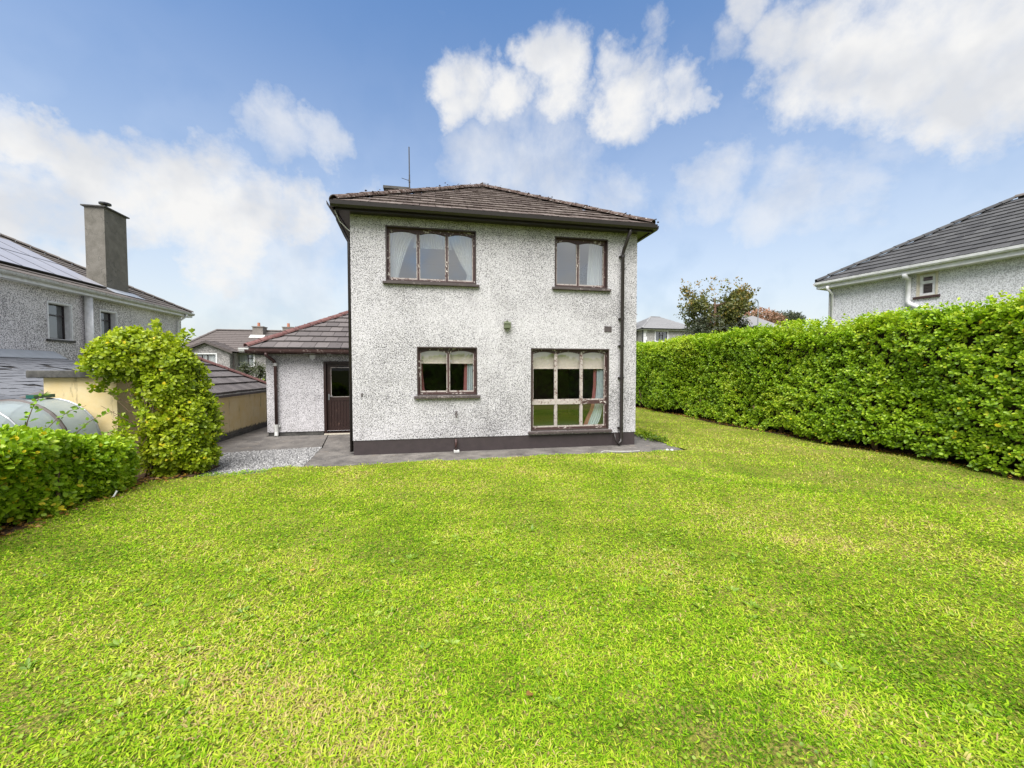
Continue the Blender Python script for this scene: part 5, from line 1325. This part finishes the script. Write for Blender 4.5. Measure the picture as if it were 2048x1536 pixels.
# tall yellow-green bush at the corner of the lawn
r = np.random.default_rng(103)
ELL = [((-3.12, -1.00, 2.02), (.56, .50, .38), 760), ((-3.45, -1.02, 1.98), (.28, .34, .30), 280), ((-2.68, -.86, 1.62), (.42, .48, .58), 660), ((-2.45, -.92, 0.85), (.36, .40, .66), 620), ((-2.38, -.98, 0.30), (.32, .34, .28), 240), ((-2.56, -1.12, .60), (.34, .30, .46), 380), ((-2.78, -1.08, 1.38), (.34, .32, .46), 420), ((-2.70, -1.15, .32), (.26, .24, .32), 220), ((-2.72, -1.35, 1.02), (.18, .18, .20), 90), ((-2.55, -1.3, .52), (.22, .18, .22), 70), ((-2.75, -1.2, 1.45), (.24, .24, .25), 140), ((-3.05, -1.55, .72), (.13, .15, .12), 22)]
P = []; A = []
for c, rad, n in ELL:
    d = norm(r.normal(size=(n, 3))); k = 1 - np.minimum(r.exponential(.14, n), .75)
    P.append(np.array(c) + d * np.array(rad) * k[:, None]); A.append(d / np.array(rad) * min(rad) + np.array([0, 0, .45]) + r.normal(0, .35, (n, 3)))
P = np.concatenate(P); A = np.concatenate(A)
keep = sinoise(P, 5.5, 58) > -0.75 + 0.2 * r.random(len(P)); P = P[keep]; A = A[keep]
P += norm(A) * (sinoise(P, 2.6, 55) * .13 + sinoise(P, 6, 52) * .06)[:, None]
sp = np.array([(-3.95, -1.0, 1.86), (-3.88, -1.05, 1.92), (-3.80, -1.0, 1.90), (-3.72, -1.1, 1.5), (-3.62, -1.12, 1.55), (-2.95, -.95, 2.52), (-3.35, -1.25, 1.42), (-3.25, -1.3, 1.0), (-3.12, -1.4, .95), (-2.5, -1.0, 2.35), (-2.45, -1.0, 2.42)])
sp = np.concatenate([sp + r.normal(0, .04, sp.shape) for _ in range(4)])
P = np.concatenate([P, sp]); A = np.concatenate([A, r.normal(0, .5, sp.shape) + (-.5, 0, .6)])
bush = make_hedge('tall_bush', 'tall unclipped yellow green bush with bare brown stems at the lawn corner', 'bush', P, A, r, 8, 0.080, 'leaf_bush', 53, MB().box(-2.62, -1.0, .5, -2.35, -.75, 1.4), parts=300, tint=(0.64, 0.20), loc=(-2.75, -1.2, 0), yellow=0.008,
    place_tint=lambda q: 0.20 * np.clip((q[:, 2] - 1.5) / .8, 0, 1) - 0.16 * np.clip((q[:, 0] + 2.7) / .5, 0, 1))  # leaf tint rises towards the top and falls towards the house side
for k in range(11):
    p0 = np.array([-2.84 + r.normal(0, .09), -1.20 + r.normal(0, .08), -.02]); top = np.array([-2.95 + r.normal(0, .13), -0.98 + r.normal(0, .15), 1.75 + r.normal(0, .15)])
    m = p0 * .55 + top * .45 + r.normal(0, .07, 3); rr_ = r.uniform(.008, .021)
    obj('stem', MB().tube([p0, m, top], [rr_, rr_ * .8, rr_ * .5], 6), 'bark', bush, smooth=True)
for k in range(16):
    p0 = np.array([-2.85 + r.normal(0, .1), -1.35, r.uniform(.2, 1.2)]); d = np.array([r.normal(-.3, .35), r.normal(-.1, .2), r.normal(.1, .2)])
    obj('twig', MB().tube([p0, p0 + d * .5 + r.normal(0, .03, 3), p0 + d], [.007, .005, .003], 5), 'bark', bush)

# hedge closing the garden behind the photographer, seen in the window glass
r = np.random.default_rng(104)
P, A = hedge_points(0, 1.0, -3.3, 12.0, 0.1, 2.5, 2600, r, 61)
P = np.stack([P[:, 1], -13.4 - P[:, 0] + 0.2, P[:, 2]], 1); A = np.stack([A[:, 1], -A[:, 0], A[:, 2]], 1)
make_hedge('rear_hedge', 'dark green hedge closing the garden, reflected in the ground floor windows', 'hedge', P, A, r, 6, 0.17, 'leaf_hedge', 63, MB().box(-3.3, -14.2, 0.1, 12, -13.5, 2.2), parts=0, tint=(0.30, 0.15), loc=(4, -13.7, 0))

# ------------------------------------------------------------------ trees
def tree(name, label, base, trunk_h, crown_c, crown_r, n_shoot, leaf, mat, seed, tint, top_tint=0.0, limbs=9, per=6, rad=0.18, shell=0.35, gaps=0.0):
    r = np.random.default_rng(seed); t = thing(name, label, 'tree', base)
    base = np.array(base, float); cc = np.array(crown_c, float); cr = np.array(crown_r, float)
    top = np.array([cc[0], cc[1], cc[2] + cr[2] * .3]); mid = base * .5 + top * .5 + r.normal(0, .15, 3)
    obj('trunk', MB().tube([base - (0, 0, .2), base * .8 + mid * .2, mid, top], [rad * 1.2, rad, rad * .75, rad * .3], 9), 'bark', t, smooth=True)
    ends = []
    for k in range(limbs):
        f = r.uniform(.35, .95); s = base * (1 - f) + top * f; d = norm(r.normal(size=3) * (1, 1, .6) + (0, 0, .35)); e = cc + d * cr * r.uniform(.6, .95)
        m = s * .5 + e * .5 + r.normal(0, .12 * cr[0] / 2, 3)
        obj('branch', MB().tube([s, m, e], [rad * .4, rad * .25, rad * .07], 6), 'bark', t); ends.append((m, e))
        for j in range(3):
            q = m + (e - m) * r.uniform(.2, 1); e2 = q + norm(r.normal(size=3) + d * .8) * cr.mean() * r.uniform(.2, .42)
            obj('branch', MB().tube([q, e2], [rad * .12, rad * .04], 5), 'bark', t); ends.append((q, e2))
    S = []
    nb = int(n_shoot * (1 - shell))
    for k in range(nb):
        a, b = ends[r.integers(len(ends))]; f = r.uniform(.2, 1.05); S.append(a + (b - a) * f + r.normal(0, .10 * cr.mean(), 3))
    d = norm(r.normal(size=(n_shoot - nb, 3))); S = np.concatenate([np.array(S), cc + d * cr * (1 - np.minimum(r.exponential(.2, (n_shoot - nb, 1)), .8))])
    if gaps: S = S[sinoise(S, 3.2 / cr.mean(), seed + 1) > -1 + gaps]
    A = norm(S - cc) + r.normal(0, .5, S.shape) + (0, 0, .2)
    tn = tint + .12 * sinoise(S, 2.5, seed) + top_tint * np.clip((S[:, 2] - cc[2]) / cr[2], 0, 1) + r.normal(0, .08, len(S))
    Pl, D, N, L, T = shoots(S, A, per, leaf, tn, r, leaf * 1.5)
    V, F, tv = leaf_cloud(Pl, D, N, L, np.clip(T, 0, 1)); o = link('crown', arr_mesh('crown', V, [F], tv), mat, t); o['kind'] = 'stuff'
    return t
tree('deciduous_tree', 'sparse olive and rust leaved tree standing behind the tall hedge', (19.0, 14, 0.3), 2, (19.35, 14, 5.75), (2.35, 2.2, 2.1), 3000, .16, 'leaf_tree', 201, .46, .4, limbs=16, per=5, shell=.10, gaps=.50)
tree('evergreen_shrub', 'dense dark green lower growth around the foot of the rust leaved tree', (19.3, 13.2, 0.3), 1, (19.4, 13.4, 3.9), (2.45, 1.6, 1.35), 1300, .12, 'leaf_dark', 202, .5, .2, limbs=8, per=5, shell=.55)
tree('conifer_shrub', 'small dark grey green tree between annex corner and distant house', (-9.4, 19.5, -1.3), 1, (-9.5, 19.5, 1.0), (1.05, 1.0, 1.35), 700, .11, 'leaf_dark', 203, .65, .2, limbs=8, per=5, rad=.08)
tree('small_shrub', 'small bright yellow green shrub low beside the annex corner', (-9.15, 18.0, -1.3), 1, (-9.0, 18.0, 0.75), (.75, .6, .55), 260, .10, 'leaf_bush', 204, .55, .2, limbs=5, per=5, rad=.05)
tree('copper_tree', 'broad rust coloured tree crown on the skyline beyond the street lamp', (50, 46, 0.8), 4, (50.6, 46, 9.6), (5.6, 3.5, 2.0), 1500, .30, 'leaf_rust', 205, .45, .4, limbs=12, per=5, shell=.7, rad=.4)
for k, (x, y, z, rx, rz) in enumerate([(66, 55, 11.0, 3.2, 1.9), (61, 52, 10.1, 2.6, 1.5), (70, 58, 11.4, 3.0, 1.6)]):
    tree('skyline_tree', ['round dark tree tallest on the skyline beside the white downpipe', 'low dark tree on the skyline next to the rust coloured crown', 'low dark tree on the skyline just behind the pale house corner'][k], (x, y, 1), 4, (x, y, z), (rx, 2.5, rz), 500, .32, 'leaf_dark', 210 + k, .5, .2, limbs=7, per=5, shell=.6, rad=.3)

# ------------------------------------------------------------------ grass
def grass():
    r = np.random.default_rng(300)
    def zone(n, d0, d1):
        """points with distance d0..d1 from the camera foot, inside the lawn, in front of it"""
        a = r.uniform(-1.25, 1.25, n) + R(11.03); d = np.sqrt(r.uniform(d0 * d0, d1 * d1, n))
        x = CAM[0] + d * np.sin(a); y = CAM[1] + d * np.cos(a)
        k = in_lawn(x, y)
        return x[k], y[k]
    Vs = []; Fs = []; Ts = []; base = 0
    edges = [0.9, 1.8, 2.6, 3.4, 4.2, 5.2, 6.4, 7.8, 9.4, 11.5, 14.5, 22.0]
    for d0, d1 in zip(edges[:-1], edges[1:]):
        dm = (d0 + d1) / 2; dens = min(15000.0, (38000.0 if dm < 8 else 30000.0 if dm < 12 else 15000.0) / dm ** 1.25); n = int(2.5 * (d1 * d1 - d0 * d0) / 2 * dens)
        w0, w1 = .0017 + .00085 * d0, .0017 + .00085 * d1; h = .036 + .0006 * dm; seg = 2 if d1 < 3.5 else 1
        x, y = zone(n, d0, d1); m = len(x); Q = np.c_[x, y, x * 0]
        big = sinoise(Q, 0.9, 7, 3); mid = sinoise(Q, 3.3, 8, 3); fine = sinoise(Q, 11, 9, 2)
        thin = (mid * .6 + fine * .6) < -0.95                                   # small bare spots
        keep = ~thin | (r.random(m) < .35); x, y, big, mid, fine = [q[keep] for q in (x, y, big, mid, fine)]; m = len(x)
        z = lawn_z(x, y); az = r.uniform(0, 6.28, m) + 0.0; ln = h * r.uniform(.45, 1.35, m) * (1 + .25 * mid)
        tilt = r.uniform(.75, 1.55, m); dd_ = np.hypot(x - CAM[0], y - CAM[1]); wd = (.0016 + .00066 * dd_) * r.uniform(.6, 1.4, m)
        dx, dy = np.sin(az), np.cos(az); px_, py_ = dy, -dx
        b = np.c_[x, y, z - .004]; wv = np.c_[px_, py_, 0 * x] * wd[:, None]
        dirv = np.c_[dx * np.sin(tilt), dy * np.sin(tilt), np.cos(tilt)]
        tip = b + dirv * ln[:, None] - np.c_[0*x, 0*x, .22 * ln * np.sin(tilt)]
        tip[:, 2] = np.maximum(tip[:, 2], z + .004)
        tint = .46 + .14 * big + .17 * mid + .14 * fine + r.normal(0, .21, m)
        worn = sinoise(Q[keep], 2.1, 19, 3)
        straw = r.random(m) < np.clip(.03 + .08 * (mid + big) + .45 * np.clip(worn - .45, 0, 1), .005, .5); tint = np.where(straw, r.uniform(.76, 1.0, m), tint)
        tint = np.clip(tint, 0, 1)
        if seg == 2:
            md = b + dirv * (ln * .55)[:, None] + np.c_[0*x, 0*x, .08 * ln]
            V = np.stack([b - wv, b + wv, md + wv * .85, md - wv * .85, tip], 1).reshape(-1, 3); k = 5
            i = (base + np.arange(m) * 5)[:, None]; Fs += [i + np.array([0, 1, 2, 3]), i + np.array([3, 2, 4])]
        else:
            V = np.stack([b - wv, b + wv, tip + wv * .45, tip - wv * .45], 1).reshape(-1, 3); k = 4
            i = (base + np.arange(m) * 4)[:, None]; Fs.append(i + np.array([0, 1, 2, 3]))
        Vs.append(V); Ts.append(np.repeat(tint, k)); base += len(V)
    quads = [f for f in Fs if f.shape[1] == 4]; tris = np.concatenate([f for f in Fs if f.shape[1] == 3])
    me = arr_mesh('grass', np.concatenate(Vs), quads + [tris], np.concatenate(Ts))
    tag(link('grass', me, 'grass'), 'short mown yellow green grass covering the lawn', 'grass', kind='stuff')
    # broad leaved weeds and clover among the blades
    n = 420; d = np.sqrt(r.uniform(1.2 ** 2, 4.6 ** 2, n)); a = r.uniform(-1.1, 1.1, n) + R(11)
    x = CAM[0] + d * np.sin(a); y = CAM[1] + d * np.cos(a); k = in_lawn(x, y, .1) & (sinoise(np.c_[x, y, x * 0], 1.5, 12) > -.25); x, y = x[k], y[k]
    S = np.c_[x, y, lawn_z(x, y) + .004]; A = np.c_[r.normal(0, .15, (len(x), 2)), np.ones(len(x))]
    P1, D1, N1, L1, T1 = shoots(S, A, 8, 0.050 , r.uniform(.2, .8, len(x)), r, .012, 1.12)
    L1 = L1 * np.tile(r.uniform(.55, 1.25, len(x)), 8)
    D1[:, 2] = np.abs(D1[:, 2]) * .8 + .12
    V1, F1, t1 = leaf_cloud(P1, D1, N1, L1, np.clip(T1, 0, 1), .62)
    n = 70000; d = np.sqrt(r.uniform(1.0, 7.5 ** 2, n)); a = r.uniform(-1.2, 1.2, n) + R(11)
    x = CAM[0] + d * np.sin(a); y = CAM[1] + d * np.cos(a); k = in_lawn(x, y, .03); x, y, d = x[k], y[k], d[k]; m = len(x); Q = np.c_[x, y, x * 0]
    P3 = np.c_[x, y, lawn_z(x, y) + r.uniform(.004, .022, m)]; D3 = np.c_[r.normal(0, 1, (m, 2)), r.normal(.15, .3, m)]; N3 = np.c_[r.normal(0, .4, (m, 2)), np.ones(m)]
    T3 = np.clip(.47 + .15 * sinoise(Q, .9, 7) + .18 * sinoise(Q, 3.3, 8) + r.normal(0, .22, m), 0, 1)
    V3, F3, t3 = leaf_cloud(P3, D3, N3, r.uniform(.016, .040, m) * (.8 + .05 * d), T3, .36)
    o3 = link('lawn_leaves', arr_mesh('lawn_leaves', V3, [F3], t3), 'grass'); tag(o3, 'flattened broad grass leaves matted between the blades', 'grass', kind='stuff')
    n = 9000; d = np.sqrt(r.uniform(1.0, 5.5 ** 2, n)); a = r.uniform(-1.15, 1.15, n) + R(11)
    x = CAM[0] + d * np.sin(a); y = CAM[1] + d * np.cos(a); k = in_lawn(x, y, .05) & (sinoise(np.c_[x, y, x * 0], 2.2, 13) > .05); x, y = x[k], y[k]; m = len(x)
    P2 = np.c_[x, y, lawn_z(x, y) + r.uniform(.008, .028, m)]; D2 = np.c_[r.normal(0, 1, (m, 2)), r.normal(.1, .2, m)]; N2 = np.c_[r.normal(0, .35, (m, 2)), np.ones(m)]
    V2, F2, t2 = leaf_cloud(P2, D2, N2, r.uniform(.012, .026, m), np.clip(r.normal(.6, .2, m), 0, 1), 1.1)
    me = arr_mesh('lawn_weeds', np.concatenate([V1, V2]), [F1, F2 + len(V1)], np.concatenate([t1, t2]))
    tag(link('lawn_weeds', me, 'weed'), 'broad leaved weeds and clover growing through the lawn', 'weeds', kind='stuff')
grass()
# leaf litter and dry stalks under the hedges
def litter(name, label, pts, n, r, size=(.03, .07), mat='dry_leaf'):
    k = r.integers(len(pts), size=n); P = np.array(pts)[k]
    P = np.c_[P[:, 0] + r.normal(0, .12, n), P[:, 1] + r.uniform(-.3, .3, n), np.full(n, .04) + r.uniform(0, .03, n)]
    D = np.c_[r.normal(0, 1, (n, 2)), r.normal(0, .25, n)]; N = np.c_[r.normal(0, .5, (n, 2)), np.ones(n)]
    V, F, tv = leaf_cloud(P, D, N, r.uniform(*size, n), np.clip(r.normal(.25, .2, n), 0, 1))
    tag(link(name, arr_mesh(name, V, [F], tv), mat), label, 'leaf litter', kind='stuff')
r = np.random.default_rng(401)
litter('leaf_litter', 'brown leaf litter under the tall hedge', [(11.1, y) for y in np.arange(-5.8, 9, .3)], 1500, r)
litter('leaf_litter', 'brown leaf litter under the low hedge', [(-2.85, y) for y in np.arange(-6, -1.3, .3)] + [(-2.6, -1.3), (-2.4, -1.2)], 700, r)

# ------------------------------------------------------------------ small things
r = np.random.default_rng(500)
FL = [(2048*.32, 1330, 'yellow fallen leaf on the lawn nearest the low hedge'), (300, 1480, 'yellow fallen leaf near the bottom left of the lawn'), (1800, 1310, 'pale yellow fallen leaf on the lawn below the tall hedge'), (1130, 1490, 'brown curled fallen leaf at the bottom of the lawn')]
def fallen(x, y, tint, label, s=.055):
    me = leaf_part_mesh('fallen_leaf', r); at = me.attributes.new('tint', 'FLOAT', 'POINT'); at.data.foreach_set('value', np.full(len(me.vertices), tint, dtype=np.float32))
    o = link('fallen_leaf', me, 'dry_leaf', None, True); o.location = (x, y, lawn_z(x, y) + .03); o.scale = (s, s, s); o.rotation_euler = (r.normal(0, .2), r.normal(0, .2), r.uniform(0, 6))
    tag(o, label, 'leaf', 'fallen leaves on the lawn')
for (x, y, tn, lb) in [(-0.9, -6.2, .95, 'yellow fallen leaf on the grass nearest the low hedge'), (4.1, -6.1, .9, 'yellow fallen leaf farthest towards the tall hedge'), (2.15, -6.75, .15, 'dark brown fallen leaf lying in the near grass'), (0.6, -5.1, .6, 'orange fallen leaf in the middle of the lawn')]:
    fallen(x, y, tn, lb)
tag(obj('plastic_pipe', MB().tube([(-2.66, -2.44, .02), (-2.645, -2.41, .06), (-2.63, -2.38, .12)], .012, 8), 'white_paint'), 'short white plastic pipe leaning out of the low hedge', 'pipe')
tag(obj('wire_offcut', MB().tube([(5.15, -.84, .03), (5.25, -.80, .05), (5.5, -.83, .035), (5.85, -.86, .03), (6.05, -.84, .03)], .008, 6), 'white_dirty'), 'pale bent wire lying on the path edge by the downpipe', 'wire')
tag(obj('plastic_tray', MB().box(6.78, 1.55, 0, 7.12, 1.95, .07).box(6.80, 1.57, .071, 7.10, 1.93, .10), 'orange_plastic'), 'small orange plastic tray lying past the house corner', 'tray')
n = 130; S = np.c_[7.15 + r.normal(0, .10, n), r.uniform(0.1, 1.5, n), r.uniform(.03, .14, n)]
wc = make_hedge('weed_clump', 'dry trimmed weeds heaped on the path edge past the house corner', 'weeds', S, r.normal(0, .5, (n, 3)) + (0, 0, .8), r, 6, .06, 'leaf_bush', 71, None, parts=0, tint=(.35, .2), loc=(7.15, .8, 0))
for k, (x, y) in enumerate([(6.75, -.78), (6.85, -.80)]):
    tag(obj('white_pebble', MB().tube([(x, y, 0), (x + .005, y, .018), (x + .01, y, .03)], [.035, .03, .008], 7), 'white_paint'), ['white pebble on the path nearer the downpipe', 'white pebble on the path nearer the path corner'][k], 'pebble', 'white pebbles on the path')
